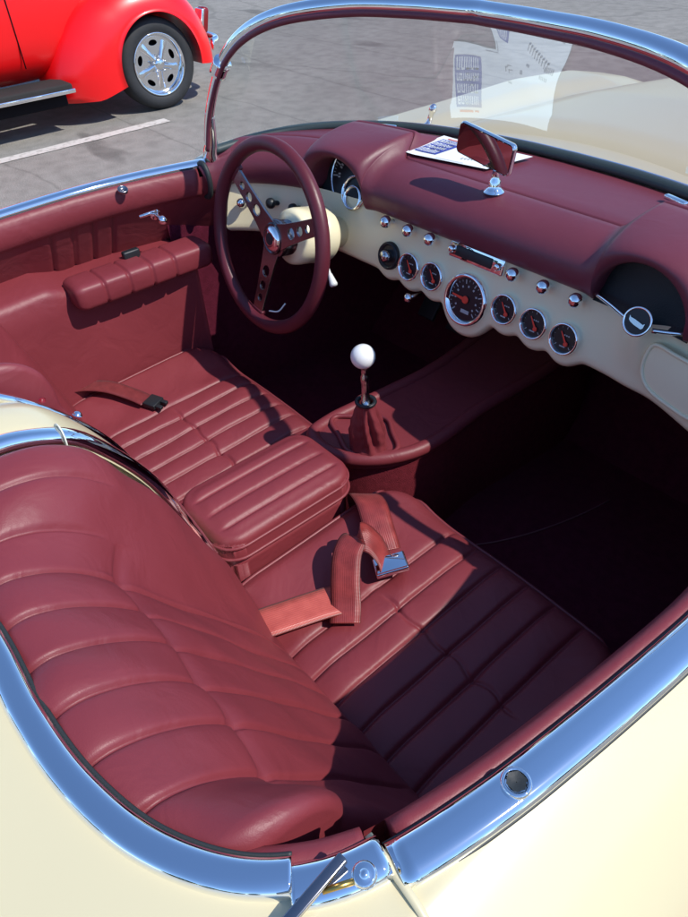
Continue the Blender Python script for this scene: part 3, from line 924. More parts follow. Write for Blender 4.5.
# clock / headlight switch at the far left of the row
o = on_panel(CLOCK[0], CLOCK[1], .001)
ck = lathe('switch_dial', [(.021, .004), (.026, .010), (.0285, .006), (.029, -.008)], o, PN, M['black'], CAR, n=36, caps=False)
lathe('switch_knob', [(.012, 0), (.014, .006), (.012, .016), (.009, .019), (.0005, .020)], o+PN*.003, PN, M['lever'], ck, n=24)
lathe('switch_face', [(.022, .0035), (.0005, .004)], o, PN, M['dial'], ck, n=30)

def knob(x, z, r=.0125, mat='chrome', base=None):
    o = (on_panel(x, z) if base is None else Vector(base))
    return lathe('dash_knob', [(r*.45, -.004), (r*.45, .010), (r*.75, .012), (r, .016), (r*1.02, .021), (r*.85, .027), (r*.45, .0305), (.0004, .0315)], o, PN, M[mat], DASH, n=24)
for x in (-.213, -.148, -.088): knob(x, .785)
for x in (.116, .182, .248): knob(x, .782)
# radio
rc = on_panel(.022, .783, .004)
rm = Matrix((PX, PU, PN)).transposed()
RAD = rbox('radio', rc, (.066, .0165, .006), M['chrome'], DASH, r=.004, rot=rm)
mk('radio_window', *rbox_data(rc+PN*.005-PX*.004, (.044, .0095, .004), .002, rm), M['black'], DASH)
for sx in (-.056, .056): lathe('radio_button', [(.0065, 0), (.0065, .010), (.004, .012), (.0004, .012)], rc+PX*sx+PN*.004, PN, M['chrome'], DASH, n=16)
tube('vent_pull', [on_panel(-.115, .665, -.02), on_panel(-.115, .66, .015)], .004, M['lever'], DASH)
lathe('vent_knob', [(.004, 0), (.009, .003), (.010, .008), (.006, .013), (.0004, .014)], on_panel(-.115, .66, .012), PN, M['chrome'], DASH, n=18)
# switches on the driver's left
knob(-.54, .755, .012, 'black'); knob(-.485, .752, .010, 'black'); knob(-.60, .752, .011)

# recesses under the two brows
def recess(c, hw, mat, name, dy):
    V = []; n = 28
    for k in range(n+1):
        x = c-hw*1.04*cos(pi*k/n); ar = arch(x, c, hw*1.05)
        y = ylip(x)+dy
        V += [(x, y-.02, .792), (x, y, .796+.05*ar), (x, y+.004, .800+.095*ar)]
    return mk(name, V, gridf(n+1, 3, flip=True), mat, DASH)
recess(*ARC[0], M['black_face'], 'recess_panel', .022)
recess(*ARC[1], M['black_face'], 'recess_panel', .045)
# chrome V bars and round emblem on the passenger side
ec = Vector((.378, .650, .816)); en = Vector((.05, -.93, .36)).normalized()
for pts in ([(.278, .694, .809), (.315, .678, .8095), (.357, .658, .809)], [(.399, .658, .806), (.42, .668, .807), (.442, .682, .808)]):
    sweep('emblem_bar', spline(pts, 6), [(-.002, -.0030), (.003, -.0026), (.003, .0026), (-.002, .0030)], M['chrome'], DASH, up=(0, 0, 1))
EM = lathe('emblem', [(.0195, -.004), (.0225, .001), (.0225, .003), (.0205, .0045), (.0190, .003)], ec, en, M['chrome'], CAR, n=40, caps=False)
lathe('emblem_face', [(.0192, .0028), (.0004, .003)], ec, en, M['black'], EM, n=36)
ex, ey, _ = frame(en)
ex = Vector((1, 0, 0))-en*en.x; ex.normalize(); ey = en.cross(ex)
flag = [(-.013, .006), (-.0105, .0035), (-.004, .0025), (.004, .0005), (.0105, -.0015), (.013, .001), (.0125, -.006), (.010, -.0085), (.006, -.0075), (-.002, -.0058), (-.009, -.003), (-.012, -.0005)]
mk('emblem_badge', [ec+ex*a+ey*b+en*.005 for a, b in flag], [tuple(range(len(flag)))], M['lever'], EM, smooth=False)
# raised bead of the speaker panel to the right of the emblem
bp = []
for x, z in [(.400, .772), (.44, .777), (.50, .777), (.525, .765), (.53, .74), (.515, .716), (.46, .708), (.415, .712), (.398, .728), (.394, .752)]:
    bp.append(Vector((x, pan_y(x, z)-.016-.006*smooth01(.40, .45, x), z)))
bs = spline(bp, 6, closed=True)
tube('speaker_bead', bs, .0034, M['cream_in'], DASH, n=10, closed=True)
cpt = sum(bs, Vector())/len(bs)
mk('speaker_panel', [cpt+Vector((0, -.001, 0))]+[p+Vector((0, .0, 0)) for p in bs], [(0, i+1, (i+1) % len(bs)+1) for i in range(len(bs))], M['smoke'] if False else M['cream_in'], DASH)

# speedometer inside the driver's hood
so = Vector((-.360, .732, .836)); sn = Vector((.05, -.93, .36)).normalized()
SP = lathe('gauge', [(.062, .004), (.064, .006), (.066, .005), (.067, -.004)], so, sn, M['chrome'], CAR, n=48, caps=False)
lathe('dial_face', [(.063, .003), (.0005, .0035)], so, sn, M['dial'], SP, n=40)
sx_, sy_, _ = frame(sn); 
sX = (Vector((1, 0, 0))-sn*sn.x).normalized(); sY = sn.cross(sX)
mb = MB()
for k in range(29):
    a = radians(190-200*k/28); d = sX*cos(a)+sY*sin(a); s = sX*-sin(a)+sY*cos(a); c = so+sn*.0045; mj = k % 4 == 0
    r0, r1, w = (.044, .058, .0012) if mj else (.052, .058, .0006)
    mb.add([c+d*r0-s*w, c+d*r1-s*w, c+d*r1+s*w, c+d*r0+s*w], [(0, 1, 2, 3)])
    if mj:
        for e in (-1, 1): mb.add([c+d*.036-s*w*2+s*e*.003, c+d*.043-s*w*2+s*e*.003, c+d*.043+s*w+s*e*.003, c+d*.036+s*w+s*e*.003], [(0, 1, 2, 3)])
mb.build('dial_markings', M['mark'], SP, smooth=False)
lathe('speedo_ring', [(.030, .004), (.033, .010), (.036, .006)], so-sY*.030+sX*.018+sn*.002, sn, M['chrome'], SP, n=36, caps=False)
lathe('speedo_ring', [(.020, .008), (.023, .014), (.026, .010)], so-sY*.040+sX*.025+sn*.006, sn, M['chrome'], SP, n=36, caps=False)

# ------------------------------------------------------------------ windshield
WB = [(.648, .555, .868), (.632, .665, .876), (.590, .765, .882), (.510, .857, .885), (.405, .925, .886), (.27, .965, .887), (.13, .985, .888), (0, .990, .888)]
HD = [(.648, .552, .885), (.634, .560, .95), (.606, .568, 1.01), (.568, .575, 1.060), (.500, .582, 1.107), (.400, .598, 1.144), (.25, .636, 1.167), (.13, .662, 1.172), (0, .680, 1.173)]
def sym(P, n, bump=0): 
    a = spline(P, n)
    a0 = [Vector((p.x, p.y, p.z+bump*exp(-((p.x-.40)/.16)**2))) for p in a]
    return a0+[Vector((-p.x, p.y, p.z)) for p in reversed(a[:-1])]
def resample(P, n):
    L = [0]
    for a, b in zip(P, P[1:]): L.append(L[-1]+(b-a).length)
    out = []; j = 0
    for k in range(n+1):
        s = L[-1]*k/n
        while j < len(L)-2 and L[j+1] < s: j += 1
        t = (s-L[j])/max(1e-9, L[j+1]-L[j]); out.append(P[j].lerp(P[j+1], t))
    return out
wbp = sym(WB, 8); hdp = sym(HD, 8, .012)
gb = resample(wbp, 90); gh = resample(hdp, 90)
V = []
for a, b in zip(gb, gh):
    for k in range(9):
        t = k/8; p = a.lerp(b, t); d = Vector((0, 0, 0))
        bow = .004*sin(pi*t); n = Vector((p.x*.9, p.y-.30, 0)).normalized(); V.append(p+n*bow)
WS = mk('windshield', V, gridf(91, 9), M['glass'], CAR)
def hsc(t):
    k = min(t, 1-t); f = smooth01(.10, .30, k); return (.85+.25*f, .85+.25*f)
def head_up(i):
    p = hdp[i]; v = Vector((p.x*.9, p.y-.35, .0)); v.normalize(); return v
prof = [(.011*cos(2*pi*k/16)*(1.0), .017*sin(2*pi*k/16)) for k in range(16)]
# outer chrome frame and a maroon strip, part lining, part painted-in cockpit reflection
V, F = sweep_data(hdp, [(.0125*cos(2*pi*k/18), .0135*sin(2*pi*k/18)) for k in range(18)], up=head_up, scale=hsc); mk('windshield_frame', V, F, M['chrome'], WS)
inner = [p-Vector((p.x*.02, .012, .004))*1.0 for p in hdp]
V, F = sweep_data([(p.x*.990, p.y-.009, p.z-.0105) for p in hdp], [(.0055*cos(2*pi*k/12), .0068*sin(2*pi*k/12)) for k in range(12)], up=head_up, scale=hsc); mk('liner_reflection_strip', V, F, M['pad'], WS)
for s in (1, -1):
    i = min(range(len(hdp)), key=lambda k: (hdp[k]-Vector((s*.592, .580, 1.052))).length)
    V, F = sweep_data(hdp[i-2:i+3], circ(.0185, 18), up=lambda k: Vector((.0, 1, 0))); mk('frame_clamp', V, F, M['chrome'], WS)
    # pillar foot and black seal where the door roll meets the pillar
    sweep('pillar_foot', spline([(s*.652, .565, .825), (s*.650, .553, .86), (s*.643, .557, .89), (s*.634, .560, .952)], 5), circ(.0175, 14), M['chrome'], WS, up=(0, 1, 0), scale=lambda t: (1.15-.55*t, 1.15-.55*t))
    tube('door_seal', [(s*(.650+.024*cos(a)), .527, .812+.038*sin(a)) for a in [2*pi*k/24 for k in range(24)]], .0062, M['rubber'], CAR, n=8, closed=True, up=(0, 1, 0))
    # padded return between pillar and dash end
sweep('windshield_seal', [(p.x*1.0, p.y+.004, p.z+.001) for p in wbp], halfround(.013, .010), M['gasket'], WS)
sweep('base_moulding', [(p.x*1.0, p.y+.027, p.z+.0) for p in wbp[4:-4]], halfround(.006, .006), M['chrome'], WS)
# washer nozzle, studs at the windshield base
lathe('washer_nozzle', [(.010, 0), (.010, .004), (.006, .008), (.006, .030), (.009, .034), (.009, .044), (.004, .050), (.0004, .051)], (-.42, 1.02, .868), (.25, .15, 1), M['chrome'], CAR, n=20)
for x, y in ((-.425, .890), (.262, .920)):
    mk('retainer_clip', *rbox_data((x, y, .893), (.024, .006, .004), .003, Matrix.Rotation(radians(22 if x < 0 else -18), 3, 'Z')), M['chrome'], CAR)

# ------------------------------------------------------------------ rear view mirror
MR = lathe('rearview_mirror', [(.0185, 0), (.0185, .003), (.013, .006), (.011, .012), (.011, .020), (.0075, .024), (.0065, .040)], (.002, .758, .886), (0, 0, 1), M['chrome'], CAR, n=28)
tube('mirror_stalk', [(.002, .758, .92), (.0, .762, .945), (-.012, .764, .962)], .0045, M['chrome'], MR)
mc = Vector((-.025, .753, .956)); mn = Vector((-.05, -1, .02)).normalized()
mX = Vector((0, 0, 1)).cross(mn)*1.0; mX.normalize()
if mX.x < 0: mX = -mX
mX = (mX-Vector((0, 0, 1))*.13).normalized(); mX = (mX-mn*mX.dot(mn)).normalized(); mY = mn.cross(mX)
if mY.z < 0: mY = -mY
def rrect(hx, hy, r, n=6, taper=0):
    P = []
    for cx, cy, a0 in ((hx-r, hy-r, 0), (-hx+r, hy-r, 90), (-hx+r, -hy+r, 180), (hx-r, -hy+r, 270)):
        for k in range(n+1):
            a = radians(a0+90*k/n); P.append((cx+r*cos(a), cy+r*sin(a)))
    return P
V = []; secs = [(.96, .002), (1.0, -.001), (1.0, -.006), (.90, -.014), (.6, -.020)]
for sc_, h in secs:
    for a, b in rrect(.067*sc_, .0275*sc_, .009*sc_): V.append(mc+mX*a+mY*b+mn*h)
n = 28; F = gridf(len(secs), n, closed_v=True, flip=True); F.append(tuple((len(secs)-1)*n+k for k in range(n)))
mk('mirror_shell', V, F, M['chrome'], MR)
mk('mirror_glass', [mc+mX*a+mY*b+mn*.0022 for a, b in rrect(.0640, .0248, .0075)], [tuple(range(28))], M['mirror'], MR, smooth=False)

# ------------------------------------------------------------------ steering wheel and column
wc = Vector((-.3685, .497, .765)); wt = .217
wn = Vector((0, -cos(wt), sin(wt))); wx = Vector((1, 0, 0)); wy = Vector((0, sin(wt), cos(wt)))
V = []; nR, nr = 96, 16
for i in range(nR):
    a = 2*pi*i/nR; d = wx*cos(a)+wy*sin(a)
    for k in range(nr):
        b = 2*pi*k/nr; V.append(wc+d*(.182+.0150*cos(b))+wn*(.0145*sin(b)))
WHEEL = mk('steering_wheel', V, gridf(nR, nr, closed_u=True, closed_v=True), M['wheel_leather'], CAR)
for ang in (142, 24, 262):
    a = radians(ang); d = wx*cos(a)+wy*sin(a); s = wx*-sin(a)+wy*cos(a)
    L0, L1 = .030, .172
    ol = [(L0-.012, -.027), (.055, -.0215), (.11, -.0180), (L1, -.0155), (L1, .0155), (.11, .0180), (.055, .0215), (L0-.012, .027)]
    holes = [[(c+r*cos(2*pi*k/20), r*.95*sin(2*pi*k/20)) for k in range(20)] for c, r in ((.072, .0125), (.105, .0105), (.134, .0085))]
    plate('spoke', [ol]+holes, .004, M['satin'], wc-wn*.018+d*0, d+wn*.085, s, wn, WHEEL)
    bracket = MB()
    V, F = rbox_data((0, 0, 0), (.010, .020, .006), .003)
    bracket.add([wc+d*(.170+v.x)+s*v.y+wn*(v.z-.006) for v in V], F); bracket.build('spoke_end', M['wheel_leather'], WHEEL)
lathe('hub', [(.036, -.060), (.038, -.030), (.040, -.022), (.038, -.015), (.030, -.012)], wc, wn, M['satin'], WHEEL, n=40)
lathe('horn_button', [(.026, -.013), (.025, -.010), (.021, -.007), (.012, -.0055), (.0004, -.005)], wc, wn, M['chrome'], WHEEL, n=36)
lathe('horn_emblem', [(.0125, -.0052), (.0004, -.0042)], wc, wn, M['black'], WHEEL, n=24)
COLM = lathe('steering_column', [(.028, -.052), (.050, -.056), (.057, -.062), (.059, -.075), (.059, -.105), (.0575, -.1055), (.0575, -.107), (.059, -.1075), (.059, -.150), (.055, -.156), (.034, -.158), (.030, -.45)], wc, wn, M['cream_in'], CAR, n=44)
fwd = -wn
tl = wc+fwd*.115+wx*.055-wy*.035
lathe('turn_signal', [(.0035, 0), (.0035, .035), (.0045, .036), (.009, .060), (.0075, .064), (.0004, .065)], tl, (.55, -.15, -.55), M['white'], COLM, n=18)
tube('horn_wire', spline([wc-wy*.155+wx*.01-wn*.01, wc-wy*.150+wx*.03-wn*.02, wc-wy*.13+wx*.04-wn*.03], 6), .0018, M['white'], CAR, n=6)
pp = Vector((-.41, 1.05, .38))
for dxp in (0, .11):
    mk('pedal', *rbox_data(pp+Vector((dxp, 0, 0)), (.03, .035, .006), .004, Matrix.Rotation(radians(55), 3, 'X')), M['rubber'], CAR)

# ------------------------------------------------------------------ far door inner side
def inner_panel(s, door, pad=True):
    # upper panel with faint vertical pleats
    V = []; ny = 120
    for i in range(ny+1):
        y = -.128+.690*i/ny
        gx = 0
        for l in (.165, .215, .262, .31): gx += .008*exp(-((y-l)/.0035)**2)
        xo = lerp_table([(p.y, p.x) for p in edge_r if p.y > -.15 and p.x > .6], y)+.030
        for z in (.825, .80, .775, .75, .72, .69, .665): V.append((s*(xo-.053+.6*max(0, .80-z)+gx*(z < .81)), y, z))
    mk('upper_panel', V, gridf(ny+1, 7, flip=s < 0), M['leather'], door)
    # lower bolster with its ledge
    V = []
    ys = [-.128+.57*i/60 for i in range(61)]
    for y in ys:
        xo = lerp_table([(p.y, p.x) for p in edge_r if p.y > -.15 and p.x > .6], y)-.040
        e = .030*smooth01(.41, .44, y)*0
        drop = lerp_table([(-.13, .012), (.10, .012), (.18, -.018), (.45, -.018)], y)
        if not pad: xo += .06
        sect = [(xo+.15, .690+drop), (xo-.022, .690+drop), (xo-.034, .684+drop), (xo-.040, .672+drop), (xo-.041, .64), (xo-.041, .50), (xo-.041, .19)]
        for x, z in sect: V.append((s*x, y, z))
    n = 7; F = gridf(len(ys), n, flip=s < 0)
    st = (len(ys)-1)*n; k = len(V)
    for j in range(n): V.append((s*.80, ys[-1]+.004, V[st+j][2]))
    for j in range(n-1): F.append((st+j, st+j+1, k+j+1, k+j) if s > 0 else (st+j, k+j, k+j+1, st+j+1))
    mk('lower_panel', V, F, M['leather'], door)
    if not pad: return
    # padded armrest, four cross pleats
    V = []; nu, nv = 120, 28
    for i in range(nu+1):
        t = i/nu; y = .140+.335*t
        e = min(t, 1-t)*.335; r = .022
        k = 1 if e > r else sqrt(max(0, 1-((r-e)/r)**2))
        gr = sum(exp(-((y-l)/.0028)**2) for l in (.205, .262, .318, .374))
        hx, hz = .043*(.7+.3*k)-.0040*gr, .0285*(.55+.45*k)-.0052*gr
        for j in range(nv):
            a = 2*pi*j/nv; c_, s_ = cos(a), sin(a)
            px = abs(c_)**.42*math.copysign(1, c_)*hx; pz = abs(s_)**.42*math.copysign(1, s_)*hz
            V.append((s*(.610+px*1.0), y, .677+pz+.010*(1-t)*0-.008*px/.04*-1*0))
    F = gridf(nu+1, nv, closed_v=True, flip=s > 0); F.append(tuple(range(nv))); F.append(tuple(nu*nv+j for j in reversed(range(nv))))
    mk('armrest', V, F, M['leather'], door)
    # pull and latch hardware
    lathe('door_handle', [(.012, 0), (.010, .004), (.005, .008), (.005, .022), (.0085, .026), (.0100, .032), (.007, .039), (.0004, .041)], (s*.640, .385, .775), (-s, 0, -.1), M['chrome'], door, n=22)
    tube('latch_lever', [(s*.635, .345, .783), (s*.630, .385, .786)], .004, M['chrome'], door)
    rbox('window_catch', (s*.636, .305, .708), (.008, .020, .012), M['black'], door, r=.004)
inner_panel(-1, DOOR_L); inner_panel(1, DOOR_R, False)

# ------------------------------------------------------------------ seat belts
def ribbon(name, pts, w, mat, parent, thick=.0016, n=10):
    """pts: (centre, width direction)"""
    C_ = spline([p for p, _ in pts], n); W_ = spline([Vector(d).normalized() for _, d in pts], n); V = []
    m = len(C_)
    for i in range(m):
        t = (C_[min(i+1, m-1)]-C_[max(i-1, 0)]).normalized(); d = W_[i]-t*W_[i].dot(t); d.normalize(); nn = t.cross(d)
        for a, b in ((-1, -1), (-.5, -1.15), (0, -1.2), (.5, -1.15), (1, -1), (1, 1), (.5, 1.15), (0, 1.2), (-.5, 1.15), (-1, 1)): V.append(C_[i]+d*a*w/2+nn*b*thick/2)
    k = 10; F = gridf(m, k, closed_v=True); F.append(tuple(range(k))); F.append(tuple((m-1)*k+j for j in reversed(range(k))))
    o = mk(name, V, F, mat, parent); uv = o.data.uv_layers.new(name='UVMap'); us = (0, .25, .5, .75, 1, 1, .75, .5, .25, 0); ln = [0]
    for a, b in zip(C_, C_[1:]): ln.append(ln[-1]+(b-a).length)
    for lp in o.data.loops: uv.data[lp.index].uv = (us[lp.vertex_index % k], ln[lp.vertex_index//k])
    return o
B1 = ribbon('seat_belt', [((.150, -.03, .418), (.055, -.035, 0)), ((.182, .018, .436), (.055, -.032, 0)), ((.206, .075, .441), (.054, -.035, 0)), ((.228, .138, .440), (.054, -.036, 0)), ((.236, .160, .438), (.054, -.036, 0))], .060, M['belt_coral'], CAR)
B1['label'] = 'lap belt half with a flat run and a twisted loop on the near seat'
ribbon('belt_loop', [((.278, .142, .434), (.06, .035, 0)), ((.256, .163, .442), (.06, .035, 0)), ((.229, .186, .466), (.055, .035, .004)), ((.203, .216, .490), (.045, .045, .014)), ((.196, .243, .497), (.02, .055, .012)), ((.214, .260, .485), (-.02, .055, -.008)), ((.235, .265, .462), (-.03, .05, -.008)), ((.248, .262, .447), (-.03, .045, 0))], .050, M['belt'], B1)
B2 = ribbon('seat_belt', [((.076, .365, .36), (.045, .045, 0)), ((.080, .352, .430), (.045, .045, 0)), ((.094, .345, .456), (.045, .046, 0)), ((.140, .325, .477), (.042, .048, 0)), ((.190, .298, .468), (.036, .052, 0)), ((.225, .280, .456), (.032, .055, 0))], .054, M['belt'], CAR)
B2['label'] = 'lap belt half ending in the chrome buckle on the near seat'
bz = Vector((-.10, -.14, 1)).normalized(); bx = Vector((.86, -.48, .0)); bx = (bx-bz*bx.dot(bz)).normalized(); by = bz.cross(bx)
bm3 = Matrix((bx, by, bz)).transposed()
BK = rbox('buckle', (.250, .268, .452), (.0195, .0285, .0055), M['chrome'], B2, r=.003, rot=bm3)
mk('buckle_flap', *rbox_data(Vector((.250, .268, .452))+bz*.0075+bx*.002, (.0165, .026, .002), .0012, bm3), M['chrome'], B2)
B3 = ribbon('seat_belt', [((-.648, .05, .43), (.02, -.04, .02)), ((-.625, .098, .452), (.028, -.040, .004)), ((-.580, .142, .457), (.032, -.036, 0)), ((-.525, .180, .444), (.035, -.03, 0)), ((-.490, .197, .436), (.036, -.03, 0))], .044, M['belt_dark'], CAR)
B3['label'] = 'lap belt on the far seat with a black tongue'
b3 = Vector((.86, .42, -.08)).normalized(); r3 = Matrix((b3, Vector((0, 0, 1)).cross(b3).normalized(), b3.cross(Vector((0, 0, 1)).cross(b3).normalized()))).transposed()
mk('belt_tongue', *rbox_data((-.476, .205, .436), (.016, .019, .006), .002, r3), M['black'], B3)
for e in (-1, 1): mk('belt_prong', *rbox_data(Vector((-.476, .205, .436))+b3*.022+r3 @ Vector((0, e*.010, 0)), (.009, .005, .004), .0015, r3), M['black'], B3)

# ================================================================== SHEET OF PAPER ON THE DASH
zp = .8915
PC = [(-.272, .790), (-.076, .828), (-.056, .945), (-.280, .926)]
def pap(u, v, dz=0):
    a = Vector(PC[0]).lerp(Vector(PC[1]), u); b = Vector(PC[3]).lerp(Vector(PC[2]), u); q = a.lerp(b, v)
    curl = .006*max(0, .16-u)**1.2*4*(1-v*.4)
    return Vector((q.x, q.y, zp+curl+dz))
nu, nv = 30, 14
V = [pap(i/nu, j/nv) for i in range(nu+1) for j in range(nv+1)]
M['paper'] = simple('white_paper', (.86, .87, .86), .8, var=.02)
M['ink'] = simple('blue_ink', (.05, .075, .36), .8)
M['ink_red'] = simple('red_ink', (.75, .10, .07), .8)
M['ink_grey'] = simple('grey_ink', (.30, .31, .34), .8)
PAPER = mk('paper_sheet', V, gridf(nu+1, nv+1), M['paper'])
PAPER['label'] = 'white printed sheet with a blue block, lying on the maroon dash behind the mirror'; PAPER['category'] = 'paper'
def ink(name, rects, mat, dz=.0012):
    b = MB()
    for u0, v0, u1, v1 in rects:
        n = 4; P = []
        for i in range(n+1):
            for j in range(2): P.append(pap(u0+(u1-u0)*i/n, v0+(v1-v0)*j, dz))
        b.add(P, gridf(n+1, 2))
    return b.build(name, mat, PAPER, smooth=False)
ink('blue_block', [(.07, .16, .33, .84)], M['ink'])
rnd = random.Random(3); rows = []
for r_, (va, vb) in enumerate(((.18, .34), (.38, .48), (.52, .64), (.68, .80))):
    n = (5, 7, 5, 6)[r_]
    for k in range(n):
        u = .09+.22*k/n; w = .22/n
        rows += [(u, va, u+w*.22, vb), (u+w*.55, va, u+w*.75, vb)]
        if rnd.random() < .8: v = rnd.choice((va, (va+vb)/2-.012, vb-.025)); rows.append((u, v, u+w*.75, v+.025))
        if rnd.random() < .6: rows.append((u, vb-.025, u+w*.75, vb))
ink('block_lettering', rows, M['paper'], .002)
ink('red_line', [(.10, .885, .24, .915), (.255, .885, .30, .91)], M['ink_red'])
gr = [(.40, .03, .72, .042), (.62, .40, .66, .43), (.90, .10, .93, .15)]
for k in range(9): 
    u = .60+.032*k; gr += [(u, .20+.013*k, u+.010, .27+.013*k), (u, .20+.013*k, u+.022, .212+.013*k)]
for k in range(6): gr += [(.84+.018*k, .34, .852+.018*k, .39)]
for k in range(5): gr += [(.80+.02*k, .44, .812+.02*k, .48)]
ink('small_print', gr, M['ink_grey'])

# ================================================================== RED COUPE
RX = -4.42                                   # outer face of the near-side wheels
RED = thing('vintage_coupe', 'bright red vintage coupe with bulbous fenders and polished slotted wheel, parked beyond the roadster', 'car', (-5.2, 1.0, 0))
RO = Vector((-5.2, 1.0, 0))
def rmk(name, V, F, mat, parent=RED, smooth=True): return mk(name, [Vector(v)-RO for v in V], F, mat, parent, smooth)
XC = RX-.80
def red_body():
    st = [(-1.75, .12, .62, .78), (-1.68, .22, .48, .90), (-1.3, .34, .42, 1.00), (-.6, .46, .38, 1.06), (-.15, .60, .28, 1.10), (.1, .68, .27, 1.12), (.5, .71, .27, 1.12), (1.0, .72, .27, 1.12), (1.5, .70, .27, 1.11), (1.9, .66, .30, 1.08), (2.3, .58, .38, 1.00), (2.65, .46, .38, .86), (2.88, .30, .40, .66), (2.93, .18, .45, .55)]
    P = spline([(a, b, c) for a, b, c, d in st], 5); Q = spline([(a, d, 0) for a, b, c, d in st], 5); V = []; n = 26
    for p, q in zip(P, Q):
        y, hw, z0, z1 = p.x, p.y, p.z, q.y
        for k in range(n):
            a = -pi/2+2*pi*k/n; c_, s_ = cos(a), sin(a)
            V.append((XC+hw*abs(c_)**.45*math.copysign(1, c_), y, (z0+z1)/2+(z1-z0)/2*abs(s_)**.55*math.copysign(1, s_)))
    F = gridf(len(P), n, closed_v=True, flip=True); F.append(tuple(range(n))); F.append(tuple((len(P)-1)*n+k for k in range(n)))
    return rmk('body', V, F, M['red'])
red_body()
def red_roof():
    st = [(-.05, .62, 1.10, 1.12), (.15, .60, 1.10, 1.38), (.4, .58, 1.10, 1.50), (.8, .57, 1.10, 1.54), (1.2, .55, 1.10, 1.50), (1.55, .50, 1.09, 1.36), (1.85, .42, 1.06, 1.16), (1.95, .38, 1.04, 1.08)]
    V = []; n = 22
    for y, hw, z0, z1 in st:
        for k in range(n):
            a = pi*k/(n-1); c_, s_ = cos(a), sin(a); V.append((XC+hw*abs(c_)**.5*math.copysign(1, c_), y, z0+(z1-z0)*abs(s_)**.6))
    r = rmk('roof', V, gridf(len(st), n, flip=True), M['red'])
    for s in (1, -1):
        for y0, y1 in ((.22, .85), (.92, 1.45)):
            rmk('window', [(XC+s*.612, y0+.05, 1.16), (XC+s*.612, y1, 1.16), (XC+s*.560, y1-.06, 1.42), (XC+s*.575, y0+.10, 1.40)], [(0, 1, 2, 3)], M['winglass'], smooth=False)
red_roof()
def red_fender(s, yc, zc, rin, front=False):
    """pontoon fender: arch of sections round the wheel"""
    V = []; na, ns = 60, 16; xo = RX+.055 if s > 0 else 2*XC-RX-.055
    inn = (XC+s*.50)
    a0, a1 = (radians(197), radians(-8))
    for i in range(na+1):
        t = i/na; a = a0+(a1-a0)*t
        if not front: tab = [(radians(-8), .54), (radians(20), .52), (radians(60), .53), (radians(95), .55), (radians(130), .60), (radians(160), .72), (radians(180), .80), (radians(197), .80)]
        else: tab = [(radians(-8), .80), (radians(0), .80), (radians(25), .70), (radians(60), .58), (radians(95), .55), (radians(130), .53), (radians(165), .52), (radians(197), .54)]
        ro = lerp_table(tab, a)
        for j in range(ns+1):
            q = j/ns*pi/2
            r = rin+(ro-rin)*sin(q)**1.0; x = xo+(inn-xo)*(1-cos(q)**.9)
            if j == 0: x -= s*.0
            z = max(zc+r*sin(a), .155); V.append((x, yc-r*cos(a+pi) if False else yc+r*cos(a), z))
        # inner return lip
    F = gridf(na+1, ns+1, flip=s > 0)
    st = len(V)
    for i in range(na+1): 
        x, y, z = V[i*(ns+1)]; V.append((x-s*.35, y, z))
    for i in range(na): 
        q = (i*(ns+1), st+i, st+i+1, (i+1)*(ns+1)); F.append(q)
    return rmk('fender', V, F, M['red'])
WY, WR = 2.352, .300
FY = WY-2.86
for s in (1, -1):
    red_fender(s, WY, .31, .322); red_fender(s, FY, .31, .322, True)
def red_wheel(s, yc):
    x0 = RX-.005 if s > 0 else 2*XC-RX+.005; ax = Vector((s, 0, 0)); o = Vector((x0, yc, WR))-RO
    T = lathe('wheel', [(.197, -.20), (.225, -.215), (.272, -.205), (.294, -.175), (.300, -.12), (.300, -.06), (.294, -.022), (.279, .000), (.250, .008), (.222, .006), (.206, -.004), (.200, -.012)], o, ax, M['tyre'], RED, n=64, caps=False)
    R_ = lathe('rim', [(.203, -.006), (.206, .003), (.199, .006), (.188, -.004), (.180, -.030), (.174, -.046)], o, ax, M['chrome'], T, n=64, caps=False)
    # slotted dish with five oblong openings
    def pol(a, r): return (r*cos(a), r*sin(a))
    outer = [pol(2*pi*k/64, .176) for k in range(64)]; holes = []
    for k in range(5):
        a0 = 2*pi*k/5+.35; h = []
        for q in range(17): h.append(pol(a0+.25*cos(pi*q/16), .137+.019*sin(pi*q/16)))
        for q in range(17): h.append(pol(a0-.25*cos(pi*q/16), .137-.019*sin(pi*q/16)))
        holes.append(h)
    plate('rim_disc', [outer]+holes, .008, M['alu'], o+ax*-.044, Vector((0, 1, 0)), Vector((0, 0, 1)), ax, T)
    lathe('brake_drum', [(.172, -.10), (.172, -.085), (.0004, -.085)], o, ax, M['under'], T, n=40)
    b = MB()
    for k in range(5):
        a = 2*pi*k/5+.35+pi/5; d = Vector((0, cos(a), sin(a))); n_ = Vector((0, -sin(a), cos(a)))
        P = []
        for r, w, h in ((.030, .024, -.008), (.075, .020, -.018), (.120, .023, -.030), (.165, .034, -.040)):
            P += [o+d*r-n_*w+ax*(-.042), o+d*r-n_*w*.6+ax*h, o+d*r+n_*w*.6+ax*h, o+d*r+n_*w+ax*(-.042)]
        b.add(P, gridf(4, 4))
        V, F = lathe_data([(.008, -.02), (.008, .0), (.005, .004), (.0004, .005)], o+Vector((0, cos(a+.6), sin(a+.6)))*.050, ax, 10); b.add(V, F)
    b.build('rim_spokes', M['alu'], T)
    lathe('hub_cap', [(.040, -.045), (.040, -.004), (.034, .002), (.020, .006), (.0004, .008)], o, ax, M['alu'], T, n=28)
M['alu'] = simple('polished_aluminium', (.80, .80, .80), .16, metal=1., var=.06, vscale=20)
for s in (1, -1):
    red_wheel(s, WY); red_wheel(s, FY)
